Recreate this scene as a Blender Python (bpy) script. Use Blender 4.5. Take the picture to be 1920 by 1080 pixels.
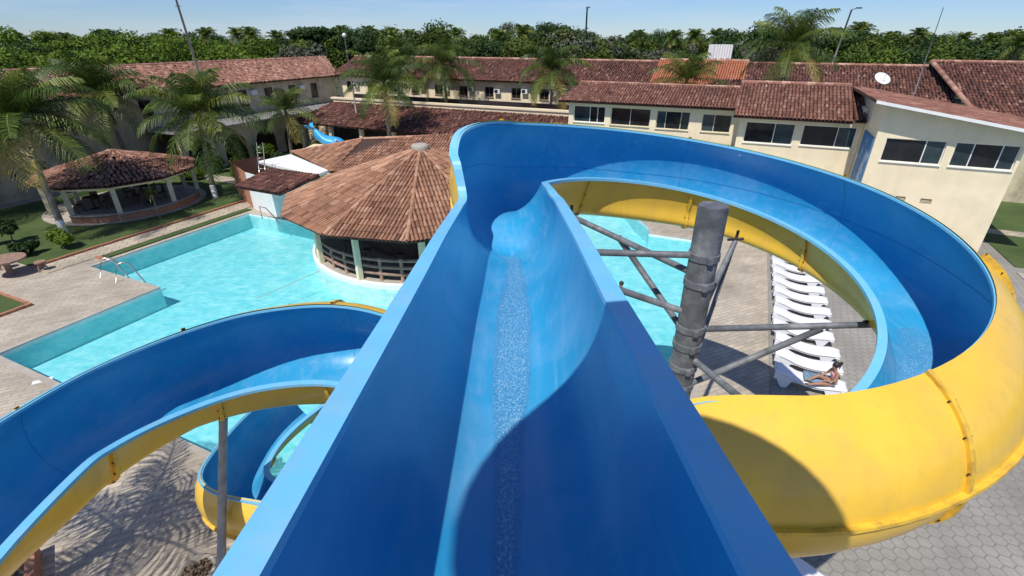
import bpy, bmesh, math, random
import numpy as np
from math import radians as R, sin, cos, pi
from mathutils import Vector, Matrix
from mathutils.geometry import tessellate_polygon

for o in list(bpy.data.objects): bpy.data.objects.remove(o)
SC = bpy.context.scene
COL = SC.collection

# ---------------------------------------------------------------- camera, sky, sun
cam_d = bpy.data.cameras.new('camera'); cam = bpy.data.objects.new('camera', cam_d); COL.objects.link(cam)
cam.location = (0, 0, 9.5); cam.rotation_euler = (R(90-27.0), 0, 0)
cam_d.sensor_width = 36; cam_d.lens = 36*920/1920; cam_d.clip_end = 8000; cam_d.clip_start = .05
SC.camera = cam
SUN_EL = R(58.5)
SHD = Vector((.50, .866)).normalized()            # direction in which shadows fall
wd = bpy.data.worlds.new('World'); SC.world = wd; wd.use_nodes = True
nt = wd.node_tree; nt.nodes.clear()
out = nt.nodes.new('ShaderNodeOutputWorld'); bg = nt.nodes.new('ShaderNodeBackground')
sky = nt.nodes.new('ShaderNodeTexSky'); sky.sky_type = 'NISHITA'; sky.sun_disc = False
sky.sun_elevation = SUN_EL; sky.sun_rotation = math.atan2(-SHD.x, -SHD.y)
sky.air_density = 1.0; sky.dust_density = 0.0; sky.ozone_density = 4.0; sky.altitude = 10
bg.inputs['Strength'].default_value = .165
tc = nt.nodes.new('ShaderNodeTexCoord'); mp = nt.nodes.new('ShaderNodeMapping'); mp.inputs['Scale'].default_value = (1.2, 1.2, 14)
ns = nt.nodes.new('ShaderNodeTexNoise'); ns.inputs['Scale'].default_value = 2.2; ns.inputs['Detail'].default_value = 7; ns.inputs['Roughness'].default_value = .6
cr = nt.nodes.new('ShaderNodeValToRGB'); cr.color_ramp.elements[0].position = .46; cr.color_ramp.elements[1].position = .78
cr.color_ramp.elements[1].color = (.55, .55, .55, 1)
mx = nt.nodes.new('ShaderNodeMix'); mx.data_type = 'RGBA'; mx.inputs['B'].default_value = (3.2, 3.75, 4.5, 1)
nt.links.new(tc.outputs['Generated'], mp.inputs[0]); nt.links.new(mp.outputs[0], ns.inputs[0]); nt.links.new(ns.outputs[0], cr.inputs[0])
tn = nt.nodes.new('ShaderNodeMix'); tn.data_type = 'RGBA'; tn.blend_type = 'MULTIPLY'; tn.inputs['Factor'].default_value = 1; tn.inputs['B'].default_value = (.32, .405, .58, 1)
nt.links.new(sky.outputs[0], tn.inputs['A'])
nt.links.new(cr.outputs[0], mx.inputs['Factor']); nt.links.new(tn.outputs['Result'], mx.inputs['A']); nt.links.new(mx.outputs['Result'], bg.inputs[0])
nt.links.new(bg.outputs[0], out.inputs[0])
sd = bpy.data.lights.new('sun', 'SUN'); sd.energy = 3.9; sd.angle = R(.5); sd.color = (1, .95, .87)
sun = bpy.data.objects.new('sun', sd); COL.objects.link(sun)
sdir = Vector((SHD.x*cos(SUN_EL), SHD.y*cos(SUN_EL), -sin(SUN_EL)))
sun.rotation_euler = sdir.to_track_quat('-Z', 'Y').to_euler(); sun.location = (-10, -30, 60)
SC.view_settings.view_transform = 'Standard'; SC.view_settings.look = 'None'
SC.view_settings.exposure = 0.22; SC.view_settings.gamma = 1
SC.render.engine = 'CYCLES'

# ---------------------------------------------------------------- resort grid: u runs along the facades, w away from the pool
ANG = R(-24.6); CU, SU = cos(ANG), sin(ANG)
def L(u, w, z=0.): return Vector((u*CU - w*SU, u*SU + w*CU, z))
def toUW(x, y): return (x*CU + y*SU, -x*SU + y*CU)

# ---------------------------------------------------------------- materials
MATS = {}
def nodes(name):
    m = bpy.data.materials.new(name); m.use_nodes = True
    t = m.node_tree; b = t.nodes['Principled BSDF']
    return m, t, b
def mat(name, col, rough=.6, var=.12, scale=3., bump=0., bscale=20., spec=.5, metal=0., coat=0., coords='Object', attr=None, cols=None, detail=5, dirt=None, dscale=.6, streak=None):
    if name in MATS: return MATS[name]
    m, t, b = nodes(name)
    N = t.nodes.new; K = t.links.new
    tcn = N('ShaderNodeTexCoord')
    b.inputs['Roughness'].default_value = rough; b.inputs['Metallic'].default_value = metal
    b.inputs['Specular IOR Level'].default_value = spec; b.inputs['Coat Weight'].default_value = coat
    n1 = N('ShaderNodeTexNoise'); n1.inputs['Scale'].default_value = scale; n1.inputs['Detail'].default_value = detail
    K(tcn.outputs[coords], n1.inputs['Vector'])
    if cols:
        rp = N('ShaderNodeValToRGB'); el = rp.color_ramp.elements
        while len(el) < len(cols): el.new(.5)
        for i, (p, c) in enumerate(cols): el[i].position = p; el[i].color = (*c, 1)
        at = N('ShaderNodeAttribute'); at.attribute_name = attr or 'rnd'
        K(at.outputs['Fac'], rp.inputs[0]); base = rp.outputs[0]
    else:
        rgb = N('ShaderNodeRGB'); rgb.outputs[0].default_value = (*col, 1); base = rgb.outputs[0]
    mr = N('ShaderNodeMapRange'); mr.inputs['From Min'].default_value = .3; mr.inputs['From Max'].default_value = .7
    mr.inputs['To Min'].default_value = 1-var; mr.inputs['To Max'].default_value = 1+var
    K(n1.outputs[0], mr.inputs['Value'])
    ml = N('ShaderNodeVectorMath'); ml.operation = 'SCALE'; K(base, ml.inputs[0]); K(mr.outputs[0], ml.inputs['Scale'])
    res = ml.outputs[0]
    if dirt:
        n2 = N('ShaderNodeTexNoise'); n2.inputs['Scale'].default_value = dscale; n2.inputs['Detail'].default_value = 8; n2.inputs['Roughness'].default_value = .65
        K(tcn.outputs[coords], n2.inputs['Vector'])
        r2 = N('ShaderNodeValToRGB'); r2.color_ramp.elements[0].position = .48; r2.color_ramp.elements[1].position = .72
        K(n2.outputs[0], r2.inputs[0])
        mm = N('ShaderNodeMix'); mm.data_type = 'RGBA'; K(r2.outputs[0], mm.inputs['Factor']); K(res, mm.inputs['A']); mm.inputs['B'].default_value = (*dirt, 1)
        res = mm.outputs['Result']
    if streak:   # run-off stains drawn out along one axis
        sv, sc_, am = streak
        mps = N('ShaderNodeMapping'); mps.inputs['Scale'].default_value = sv; K(tcn.outputs[coords], mps.inputs[0])
        n4 = N('ShaderNodeTexNoise'); n4.inputs['Scale'].default_value = 1; n4.inputs['Detail'].default_value = 6; n4.inputs['Roughness'].default_value = .7; K(mps.outputs[0], n4.inputs['Vector'])
        r4 = N('ShaderNodeValToRGB'); r4.color_ramp.elements[0].position = .5; r4.color_ramp.elements[1].position = .75; r4.color_ramp.elements[1].color = (am, am, am, 1); K(n4.outputs[0], r4.inputs[0])
        m4 = N('ShaderNodeMix'); m4.data_type = 'RGBA'; K(r4.outputs[0], m4.inputs['Factor']); K(res, m4.inputs['A']); m4.inputs['B'].default_value = (*sc_, 1); res = m4.outputs['Result']
        ra = N('ShaderNodeMapRange'); ra.inputs['To Min'].default_value = rough; ra.inputs['To Max'].default_value = min(1, rough+.35); K(r4.outputs[0], ra.inputs['Value']); K(ra.outputs[0], b.inputs['Roughness'])
    K(res, b.inputs['Base Color'])
    if bump:
        n3 = N('ShaderNodeTexNoise'); n3.inputs['Scale'].default_value = bscale; n3.inputs['Detail'].default_value = 4
        K(tcn.outputs[coords], n3.inputs['Vector'])
        bp = N('ShaderNodeBump'); bp.inputs['Strength'].default_value = bump; bp.inputs['Distance'].default_value = .02
        K(n3.outputs[0], bp.inputs['Height']); K(bp.outputs[0], b.inputs['Normal'])
    MATS[name] = m; return m

M = dict(
 blue = mat('blue_gelcoat', (.03, .325, .60), .30, .07, 1.1, spec=.5, coat=.12, dirt=(.13, .385, .65), dscale=.9, streak=((9, .35, 9), (.22, .46, .66), .45)),
 rim = mat('pale_blue_rim', (.16, .52, .80), .4, .06, 3, dirt=(.25, .52, .70), dscale=2.5, streak=((6, 2, 6), (.30, .36, .40), .35)),
 yellow = mat('yellow_gelcoat', (.84, .53, .06), .3, .07, 1.3, spec=.45, coat=.15, dirt=(.76, .47, .09), dscale=1.1, streak=((5, 5, .5), (.48, .33, .10), .35)),
 yellow2 = mat('yellow_flange', (.80, .50, .05), .4, .1, 4, dirt=(.45, .28, .06), dscale=6),
 steel = mat('weathered_grey_steel', (.13, .14, .155), .55, .3, 5, dirt=(.25, .26, .28), dscale=3.5),
 steel_c = mat('mottled_column_steel', (.11, .115, .125), .6, .35, 4, dirt=(.28, .29, .30), dscale=2.4, bump=.2),
 dark = mat('dark_rubber', (.03, .028, .025), .6),
 cream = mat('cream_render', (.86, .73, .50), .85, .05, 1.2, bump=.15, dirt=(.76, .64, .43), dscale=.7, streak=((2.2, 2.2, .22), (.50, .42, .30), .22)),
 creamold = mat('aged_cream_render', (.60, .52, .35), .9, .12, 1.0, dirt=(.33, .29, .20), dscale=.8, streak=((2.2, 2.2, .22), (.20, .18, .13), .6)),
 white = mat('white_paint', (.78, .78, .76), .6, .05, 2),
 plastic = mat('white_plastic', (.83, .83, .84), .35, .03, 2),
 glass = mat('dark_window_glass', (.014, .017, .02), .05, .5, 1.3, spec=.35),
 glass2 = mat('teal_window_glass', (.03, .052, .06), .08, .5, 1.0, spec=.4),
 wood = mat('dark_wood', (.10, .065, .045), .75, .3, 6, bump=.3),
 log = mat('weathered_log', (.30, .18, .13), .8, .3, 5, bump=.4, dirt=(.26, .2, .17), dscale=3),
 beige = mat('beige_post', (.66, .60, .42), .8, .1, 2, dirt=(.34, .3, .2), dscale=2),
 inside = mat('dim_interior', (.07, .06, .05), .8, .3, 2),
 brick = mat('brick_orange', (.42, .19, .11), .85, .22, 9, bump=.3),
 roofbase = mat('roof_underlay', (.06, .03, .024), .9, .2, 3),
 cap = mat('ridge_mortar', (.50, .33, .24), .9, .25, 5),
 trunk = mat('palm_trunk', (.20, .17, .14), .9, .3, 6, bump=.5, dirt=(.36, .34, .30), dscale=4),
 bark = mat('tree_bark', (.13, .10, .08), .9, .3, 5),
 concrete = mat('pale_concrete', (.42, .38, .32), .85, .12, 2, bump=.2, dirt=(.32, .28, .23), dscale=.8),
 metalroof = mat('grey_sheet_roof', (.27, .26, .25), .6, .15, 2),
 skin = mat('skin', (.36, .19, .12), .55, .06, 4),
 hair = mat('dark_hair', (.025, .018, .015), .5),
 pink = mat('pink_fabric', (.70, .38, .40), .8, .25, 14),
 towel = mat('blue_grey_towel', (.16, .24, .33), .9, .5, 8),
 chrome = mat('stainless_tube', (.62, .60, .56), .28, .05, 2, metal=.85),
 whale = mat('sky_blue_paint', (.05, .40, .78), .4, .1, 2, coat=.2),
 black = mat('black_plastic', (.02, .02, .022), .5),
 soil = mat('soil_litter', (.09, .065, .045), .95, .4, 12, bump=.6),
)
def leafmat(name, cols, var=.25, sc=.35, trans=.25):
    m = mat(name, None, .6, var, sc, cols=cols, spec=.2)
    t = m.node_tree; b = t.nodes['Principled BSDF']; o = t.nodes['Material Output']
    tr = t.nodes.new('ShaderNodeBsdfTranslucent'); ms = t.nodes.new('ShaderNodeMixShader'); ms.inputs[0].default_value = trans
    src = b.inputs['Base Color'].links[0].from_socket
    t.links.new(src, tr.inputs[0]); t.links.new(b.outputs[0], ms.inputs[1]); t.links.new(tr.outputs[0], ms.inputs[2]); t.links.new(ms.outputs[0], o.inputs[0])
    return m
M['palm'] = leafmat('palm_frond_green', [(0, (.03, .06, .012)), (.45, (.075, .125, .02)), (.8, (.20, .24, .04)), (1, (.38, .31, .09))], .2)
M['palm'].node_tree.nodes['Principled BSDF'].inputs['Roughness'].default_value = .48; M['palm'].node_tree.nodes['Principled BSDF'].inputs['Specular IOR Level'].default_value = .3
M['leaf'] = leafmat('tree_leaf_green', [(0, (.03, .055, .008)), (.5, (.075, .12, .015)), (1, (.14, .18, .03))], .35, .12)
M['leafb'] = leafmat('bright_scrub_green', [(0, (.055, .10, .008)), (.5, (.11, .18, .015)), (1, (.17, .24, .03))], .3, .1)
M['leafg'] = leafmat('greyish_leaf', [(0, (.06, .075, .045)), (.5, (.11, .125, .08)), (1, (.2, .2, .14))], .3, .2)
M['leafd'] = leafmat('dark_leaf', [(0, (.015, .04, .01)), (.6, (.035, .075, .018)), (1, (.07, .11, .03))], .3, .2)
TILE = {
 'bar': mat('terracotta_tile', None, .85, .2, .9, cols=[(0, (.12, .055, .034)), (.2, (.25, .118, .068)), (.7, (.37, .19, .112)), (1, (.49, .30, .20))], bump=.2),
 'old': mat('aged_brown_tile', None, .9, .22, .5, cols=[(0, (.05, .025, .02)), (.4, (.125, .05, .036)), (.8, (.19, .08, .055)), (1, (.36, .21, .15))]),
 'pinkish': mat('faded_pink_tile', None, .9, .2, .5, cols=[(0, (.09, .042, .03)), (.3, (.22, .10, .07)), (.75, (.33, .165, .115)), (1, (.48, .31, .23))]),
 'orange': mat('new_orange_tile', None, .85, .08, .5, cols=[(0, (.40, .13, .065)), (.5, (.47, .16, .075)), (1, (.52, .20, .10))]),
 'rest': mat('red_brown_tile', None, .85, .16, .6, cols=[(0, (.10, .042, .03)), (.4, (.21, .088, .06)), (.8, (.28, .13, .09)), (1, (.40, .24, .175))]),
}

def water_mat():
    m, t, b = nodes('pool_water'); N = t.nodes.new; K = t.links.new
    o = t.nodes['Material Output']; t.nodes.remove(b)
    tcn = N('ShaderNodeTexCoord')
    nz = N('ShaderNodeTexNoise'); nz.inputs['Scale'].default_value = 2.6; nz.inputs['Detail'].default_value = 4; nz.inputs['Distortion'].default_value = .8
    mpn = N('ShaderNodeMapping'); mpn.inputs['Scale'].default_value = (1, 1.7, 1); mpn.inputs['Rotation'].default_value = (0, 0, .5)
    K(tcn.outputs['Object'], mpn.inputs[0]); K(mpn.outputs[0], nz.inputs['Vector'])
    bp = N('ShaderNodeBump'); bp.inputs['Strength'].default_value = .35; bp.inputs['Distance'].default_value = .12
    K(nz.outputs[0], bp.inputs['Height'])
    rf = N('ShaderNodeBsdfTransparent'); gl = N('ShaderNodeBsdfGlossy'); gl.inputs['Roughness'].default_value = .04
    K(bp.outputs[0], gl.inputs['Normal'])
    fr = N('ShaderNodeFresnel'); fr.inputs[0].default_value = 1.33; K(bp.outputs[0], fr.inputs['Normal'])
    rp = N('ShaderNodeValToRGB'); rp.color_ramp.elements[0].position = .38; rp.color_ramp.elements[0].color = (.60, .90, .94, 1)
    rp.color_ramp.elements[1].position = .62; rp.color_ramp.elements[1].color = (.88, .99, 1, 1)
    K(nz.outputs[0], rp.inputs[0]); K(rp.outputs[0], rf.inputs[0])  # mottled ripple light put into the tint of the water
    ms = N('ShaderNodeMixShader'); K(fr.outputs[0], ms.inputs[0]); K(rf.outputs[0], ms.inputs[1]); K(gl.outputs[0], ms.inputs[2]); K(ms.outputs[0], o.inputs[0])
    return m
M['water'] = water_mat()
def pool_mat():
    m, t, b = nodes('turquoise_pool_tile'); N = t.nodes.new; K = t.links.new
    tcn = N('ShaderNodeTexCoord')
    v = N('ShaderNodeTexVoronoi'); v.feature = 'SMOOTH_F1'; v.inputs['Scale'].default_value = 2.6
    nz = N('ShaderNodeTexNoise'); nz.inputs['Scale'].default_value = 1.2; K(tcn.outputs['Object'], nz.inputs['Vector'])
    mxv = N('ShaderNodeMix'); mxv.data_type = 'VECTOR'; mxv.inputs['Factor'].default_value = .25
    K(tcn.outputs['Object'], mxv.inputs['A']); K(nz.outputs['Color'], mxv.inputs['B']); K(mxv.outputs['Result'], v.inputs['Vector'])
    rp = N('ShaderNodeValToRGB'); rp.color_ramp.elements[0].position = .2; rp.color_ramp.elements[0].color = (.30, .66, .70, 1)
    rp.color_ramp.elements[1].position = .75; rp.color_ramp.elements[1].color = (.42, .75, .78, 1)
    K(v.outputs['Distance'], rp.inputs[0]); K(rp.outputs[0], b.inputs['Base Color']); b.inputs['Roughness'].default_value = .6
    return m
M['pool'] = pool_mat()

def paver(name, c1, c2, mortar, bw, bh, rot=0., msize=.012, scale=1., hexa=False, bumpd=.01):
    m, t, b = nodes(name); N = t.nodes.new; K = t.links.new
    tcn = N('ShaderNodeTexCoord'); mpn = N('ShaderNodeMapping'); mpn.inputs['Rotation'].default_value = (0, 0, rot)
    K(tcn.outputs['Object'], mpn.inputs[0])
    nz = N('ShaderNodeTexNoise'); nz.inputs['Scale'].default_value = .45; nz.inputs['Detail'].default_value = 8; nz.inputs['Roughness'].default_value = .65
    K(tcn.outputs['Object'], nz.inputs['Vector'])
    nf = N('ShaderNodeTexNoise'); nf.inputs['Scale'].default_value = 14; nf.inputs['Detail'].default_value = 5; K(mpn.outputs[0], nf.inputs['Vector'])
    if hexa:   # staggered hexagon blocks: distance to the nearest of two interleaved grids
        px, py = bw, bw*1.732
        def cell(ox, oy):
            a = N('ShaderNodeVectorMath'); a.operation = 'ADD'; a.inputs[1].default_value = (ox, oy, 0); K(mpn.outputs[0], a.inputs[0])
            w_ = N('ShaderNodeVectorMath'); w_.operation = 'WRAP'; w_.inputs[1].default_value = (px/2, py/2, 1); w_.inputs[2].default_value = (-px/2, -py/2, -1)
            K(a.outputs[0], w_.inputs[0])
            ab = N('ShaderNodeVectorMath'); ab.operation = 'ABSOLUTE'; K(w_.outputs[0], ab.inputs[0])
            d = N('ShaderNodeVectorMath'); d.operation = 'DOT_PRODUCT'; d.inputs[1].default_value = (.5, .866, 0); K(ab.outputs[0], d.inputs[0])
            s = N('ShaderNodeSeparateXYZ'); K(ab.outputs[0], s.inputs[0])
            mxx = N('ShaderNodeMath'); mxx.operation = 'MAXIMUM'; K(d.outputs['Value'], mxx.inputs[0]); K(s.outputs[0], mxx.inputs[1])
            return mxx.outputs[0]
        mn = N('ShaderNodeMath'); mn.operation = 'MINIMUM'; K(cell(0, 0), mn.inputs[0]); K(cell(px/2, py/2), mn.inputs[1])
        wob = N('ShaderNodeMath'); wob.operation = 'MULTIPLY_ADD'; wob.inputs[1].default_value = .03; K(nf.outputs[0], wob.inputs[0]); K(mn.outputs[0], wob.inputs[2])
        mr = N('ShaderNodeMapRange'); mr.inputs['From Min'].default_value = bw/2-msize+.015; mr.inputs['From Max'].default_value = bw/2+.013
        K(wob.outputs[0], mr.inputs['Value']); fac = mr.outputs[0]
        colr = N('ShaderNodeMix'); colr.data_type = 'RGBA'; colr.inputs['A'].default_value = (*c1, 1); colr.inputs['B'].default_value = (*c2, 1)
        K(nz.outputs[0], colr.inputs['Factor']); bc = colr.outputs['Result']
    else:
        br = N('ShaderNodeTexBrick'); br.inputs['Scale'].default_value = scale
        br.inputs['Brick Width'].default_value = bw; br.inputs['Row Height'].default_value = bh; br.inputs['Mortar Size'].default_value = msize
        br.inputs['Color1'].default_value = (*c1, 1); br.inputs['Color2'].default_value = (*c2, 1); br.inputs['Mortar'].default_value = (*mortar, 1)
        K(mpn.outputs[0], br.inputs['Vector']); fac = br.outputs['Fac']; bc = br.outputs['Color']
    mrr = N('ShaderNodeMapRange'); mrr.inputs['From Min'].default_value = .3; mrr.inputs['From Max'].default_value = .7; mrr.inputs['To Min'].default_value = .66; mrr.inputs['To Max'].default_value = 1.28
    K(nz.outputs[0], mrr.inputs['Value'])
    mrf = N('ShaderNodeMapRange'); mrf.inputs['To Min'].default_value = .8; mrf.inputs['To Max'].default_value = 1.2; K(nf.outputs[0], mrf.inputs['Value'])
    mu = N('ShaderNodeMath'); mu.operation = 'MULTIPLY'; K(mrr.outputs[0], mu.inputs[0]); K(mrf.outputs[0], mu.inputs[1])
    sc_ = N('ShaderNodeVectorMath'); sc_.operation = 'SCALE'; K(bc, sc_.inputs[0]); K(mu.outputs[0], sc_.inputs['Scale'])
    mm = N('ShaderNodeMix'); mm.data_type = 'RGBA'; K(fac, mm.inputs['Factor']); K(sc_.outputs[0], mm.inputs['A']); mm.inputs['B'].default_value = (*mortar, 1)
    K(mm.outputs['Result'], b.inputs['Base Color']); b.inputs['Roughness'].default_value = .85
    inv = N('ShaderNodeMath'); inv.operation = 'MULTIPLY_ADD'; inv.inputs[1].default_value = -1; K(fac, inv.inputs[0]); 
    ad = N('ShaderNodeMath'); ad.operation = 'MULTIPLY'; ad.inputs[1].default_value = .5; K(nf.outputs[0], ad.inputs[0]); K(ad.outputs[0], inv.inputs[2])
    bp = N('ShaderNodeBump'); bp.inputs['Strength'].default_value = .6; bp.inputs['Distance'].default_value = bumpd; K(inv.outputs[0], bp.inputs['Height']); K(bp.outputs[0], b.inputs['Normal'])
    return m
M['stone'] = paver('pool_deck_stone', (.50, .43, .335), (.40, .345, .27), (.30, .26, .215), .5, .17, ANG, .012)
M['hex'] = paver('hexagonal_paver', (.33, .31, .275), (.25, .24, .21), (.20, .188, .165), .27, .2, ANG+.4, .02, hexa=True)
M['walk'] = paver('walkway_stone', (.50, .43, .33), (.42, .36, .27), (.26, .22, .17), .5, .4, ANG, .02)
def grass_mat(name, a, b_):
    m, t, b = nodes(name); N = t.nodes.new; K = t.links.new
    tcn = N('ShaderNodeTexCoord'); n1 = N('ShaderNodeTexNoise'); n1.inputs['Scale'].default_value = .5; n1.inputs['Detail'].default_value = 9; n1.inputs['Roughness'].default_value = .7
    K(tcn.outputs['Object'], n1.inputs['Vector']); rp = N('ShaderNodeValToRGB'); rp.color_ramp.elements[0].position = .35; rp.color_ramp.elements[1].position = .68
    rp.color_ramp.elements[0].color = (*a, 1); rp.color_ramp.elements[1].color = (*b_, 1); K(n1.outputs[0], rp.inputs[0]); K(rp.outputs[0], b.inputs['Base Color'])
    b.inputs['Roughness'].default_value = .9; n2 = N('ShaderNodeTexNoise'); n2.inputs['Scale'].default_value = 30; K(tcn.outputs['Object'], n2.inputs['Vector'])
    bp = N('ShaderNodeBump'); bp.inputs['Distance'].default_value = .05; K(n2.outputs[0], bp.inputs['Height']); K(bp.outputs[0], b.inputs['Normal'])
    return m
M['grass'] = grass_mat('lawn_grass', (.045, .085, .018), (.095, .14, .035))
M['land'] = grass_mat('wild_ground', (.03, .05, .015), (.08, .10, .03))

# ---------------------------------------------------------------- mesh helpers
class MB:
    def __init__(s): s.v = []; s.f = []; s.m = []; s.r = []; s.n = 0
    def add(s, v, f, mi=0, rnd=None):
        v = np.asarray(v, float).reshape(-1, 3); s.v.append(v)
        for q in f: s.f.append(tuple(i+s.n for i in q))
        s.m += [mi]*len(f); s.r += ([.5]*len(f) if rnd is None else [rnd]*len(f) if np.isscalar(rnd) else list(rnd)); s.n += len(v)
    def box(s, x0, y0, z0, x1, y1, z1, mi=0):
        v = [(x, y, z) for z in (z0, z1) for y in (y0, y1) for x in (x0, x1)]
        s.add(v, [(0, 2, 3, 1), (4, 5, 7, 6), (0, 1, 5, 4), (2, 6, 7, 3), (0, 4, 6, 2), (1, 3, 7, 5)], mi)
    def tube(s, a, b, r, r2=None, n=12, mi=0, caps=True, mid=None):
        pts = [Vector(a)] + [Vector(p) for p in (mid or [])] + [Vector(b)]
        r2 = r if r2 is None else r2; k = len(pts); v = []
        for i, p in enumerate(pts):
            d = (pts[min(i+1, k-1)]-pts[max(i-1, 0)]).normalized()
            e = d.cross(Vector((0, 0, 1)) if abs(d.z) < .9 else Vector((1, 0, 0))).normalized(); g = d.cross(e)
            rr = r+(r2-r)*i/(k-1)
            v += [p+(e*cos(2*pi*j/n)+g*sin(2*pi*j/n))*rr for j in range(n)]
        f = [(i*n+j, i*n+(j+1) % n, (i+1)*n+(j+1) % n, (i+1)*n+j) for i in range(k-1) for j in range(n)]
        if caps: f += [tuple(range(n)), tuple((k-1)*n+j for j in range(n-1, -1, -1))]
        s.add([tuple(p) for p in v], f, mi)
    def lathe(s, prof, n=24, c=(0, 0), a0=0, a1=2*pi, mi=0):
        full = abs(a1-a0-2*pi) < 1e-6; cnt = n if full else n+1; v = []
        for r, z in prof:
            for j in range(cnt):
                a = a0+(a1-a0)*j/n; v.append((c[0]+r*cos(a), c[1]+r*sin(a), z))
        f = []
        for i in range(len(prof)-1):
            for j in range(n):
                k = (j+1) % cnt; f.append((i*cnt+j, i*cnt+k, (i+1)*cnt+k, (i+1)*cnt+j))
        s.add(v, f, mi)
    def sphere(s, c, r, n=12, m=8, sc=(1, 1, 1), mi=0):
        v = []; f = []
        for i in range(m+1):
            t = pi*i/m
            for j in range(n): v.append((c[0]+r*sc[0]*sin(t)*cos(2*pi*j/n), c[1]+r*sc[1]*sin(t)*sin(2*pi*j/n), c[2]+r*sc[2]*cos(t)))
        for i in range(m):
            for j in range(n): f.append((i*n+j, (i+1)*n+j, (i+1)*n+(j+1) % n, i*n+(j+1) % n))
        s.add(v, f, mi)
    def poly(s, loops, z, mi=0):
        L3 = [[Vector((p[0], p[1], 0)) for p in lp] for lp in loops]
        tri = tessellate_polygon(L3); v = [(p[0], p[1], z) for lp in loops for p in lp]
        V = np.array(v); ff = []
        for a, b, c in tri:
            cr_ = (V[b][0]-V[a][0])*(V[c][1]-V[a][1])-(V[b][1]-V[a][1])*(V[c][0]-V[a][0])
            ff.append((a, b, c) if cr_ > 0 else (a, c, b))
        s.add(v, ff, mi)
    def strip(s, pts, z0, z1, mi=0, closed=True):
        n = len(pts); v = [(p[0], p[1], z0) for p in pts]+[(p[0], p[1], z1) for p in pts]
        s.add(v, [(i, (i+1) % n, n+(i+1) % n, n+i) for i in range(n if closed else n-1)], mi)
    def obj(s, name, mats, parent=None, smooth=False, off=(0, 0, 0)):
        me = bpy.data.meshes.new(name); V = np.concatenate(s.v)-np.array(off) if s.v else np.zeros((0, 3))
        me.from_pydata(V.tolist(), [], s.f)
        for m in (mats if isinstance(mats, (list, tuple)) else [mats]): me.materials.append(m)
        me.polygons.foreach_set('material_index', s.m)
        a = me.attributes.new('rnd', 'FLOAT', 'FACE'); a.data.foreach_set('value', np.array(s.r, dtype=np.float32))
        if smooth: me.polygons.foreach_set('use_smooth', [True]*len(s.f))
        me.update(); o = bpy.data.objects.new(name, me); COL.objects.link(o)
        if parent: o.parent = parent
        return o
def fastmesh(name, V, F4, rnd, m, parent=None):
    me = bpy.data.meshes.new(name); n = len(F4)
    me.vertices.add(len(V)); me.vertices.foreach_set('co', np.asarray(V, np.float32).ravel())
    me.loops.add(n*4); me.loops.foreach_set('vertex_index', np.asarray(F4, np.int32).ravel())
    me.polygons.add(n); me.polygons.foreach_set('loop_start', np.arange(0, n*4, 4, dtype=np.int32))
    me.update(calc_edges=True); me.materials.append(m)
    a = me.attributes.new('rnd', 'FLOAT', 'FACE'); a.data.foreach_set('value', np.asarray(rnd, np.float32))
    o = bpy.data.objects.new(name, me); COL.objects.link(o)
    if parent: o.parent = parent
    return o
def tag(o, label=None, cat=None, group=None, kind=None):
    if label: o['label'] = label
    if cat: o['category'] = cat
    if group: o['group'] = group
    if kind: o['kind'] = kind
    return o
def empty(name, loc, rz, label, cat, group=None):
    o = bpy.data.objects.new(name, None); COL.objects.link(o); o.location = loc; o.rotation_euler = (0, 0, rz)
    o.empty_display_size = .3
    return tag(o, label, cat, group)
def dup(root, loc, rz, label=None, sc=None, group=None):
    r = root.copy(); COL.objects.link(r); r.location = loc; r.rotation_euler = (0, 0, rz)
    if sc: r.scale = (sc, sc, sc)
    if label: r['label'] = label
    if group: r['group'] = group
    for ch in list(root.children):
        c = ch.copy(); COL.objects.link(c); c.parent = r
        for g in list(ch.children):
            d = g.copy(); COL.objects.link(d); d.parent = c
    return r
def modbevel(o, w=.01, seg=2):
    b = o.modifiers.new('bevel', 'BEVEL'); b.width = w; b.segments = seg; b.limit_method = 'ANGLE'

# ================================================================ SETTING
arc = [(-14.2+5.7*cos(a), 20.3+5.7*sin(a)) for a in np.linspace(R(62), R(-171), 40)]
POOL = [(-21.45, 5.25), (0, 5.25), (0, 26), (-3.7, 26), (-3.9, 27), (-5, 28.7), (-6.2, 31), (-11.5, 31)] + arc + [(-20.6, 19.4), (-26.5, 19.4), (-26.5, 10.75), (-21.45, 10.75)]
POOLX = [tuple(L(*p)[:2]) for p in POOL]
def rect(u0, w0, u1, w1): return [tuple(L(u, w)[:2]) for u, w in ((u0, w0), (u1, w0), (u1, w1), (u0, w1))]
mb = MB(); mb.poly([rect(-50, -26, 34, 54), POOLX], 0.0); tag(mb.obj('pavement', M['stone']), kind='structure')
mb = MB(); mb.poly([[(-4000, -3000), (4000, -3000), (4000, 6000), (-4000, 6000)], rect(-50, -26, 34, 54)], -.004); tag(mb.obj('terrain', M['land']), kind='structure')
mb = MB(); mb.poly([rect(2.15, -26, 34, 54)], .006); tag(mb.obj('hexagonal_paving', M['hex']), kind='structure')
pool = MB(); pool.poly([POOLX], -.95); pool.strip(POOLX, -.95, -.16)
pool.strip(POOLX, -.16, .0, 1)
tag(pool.obj('pool_basin', [M['pool'], M['white']]), kind='structure')
mb = MB(); mb.poly([POOLX], -.11); tag(mb.obj('pool_water', M['water']), kind='structure')
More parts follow.
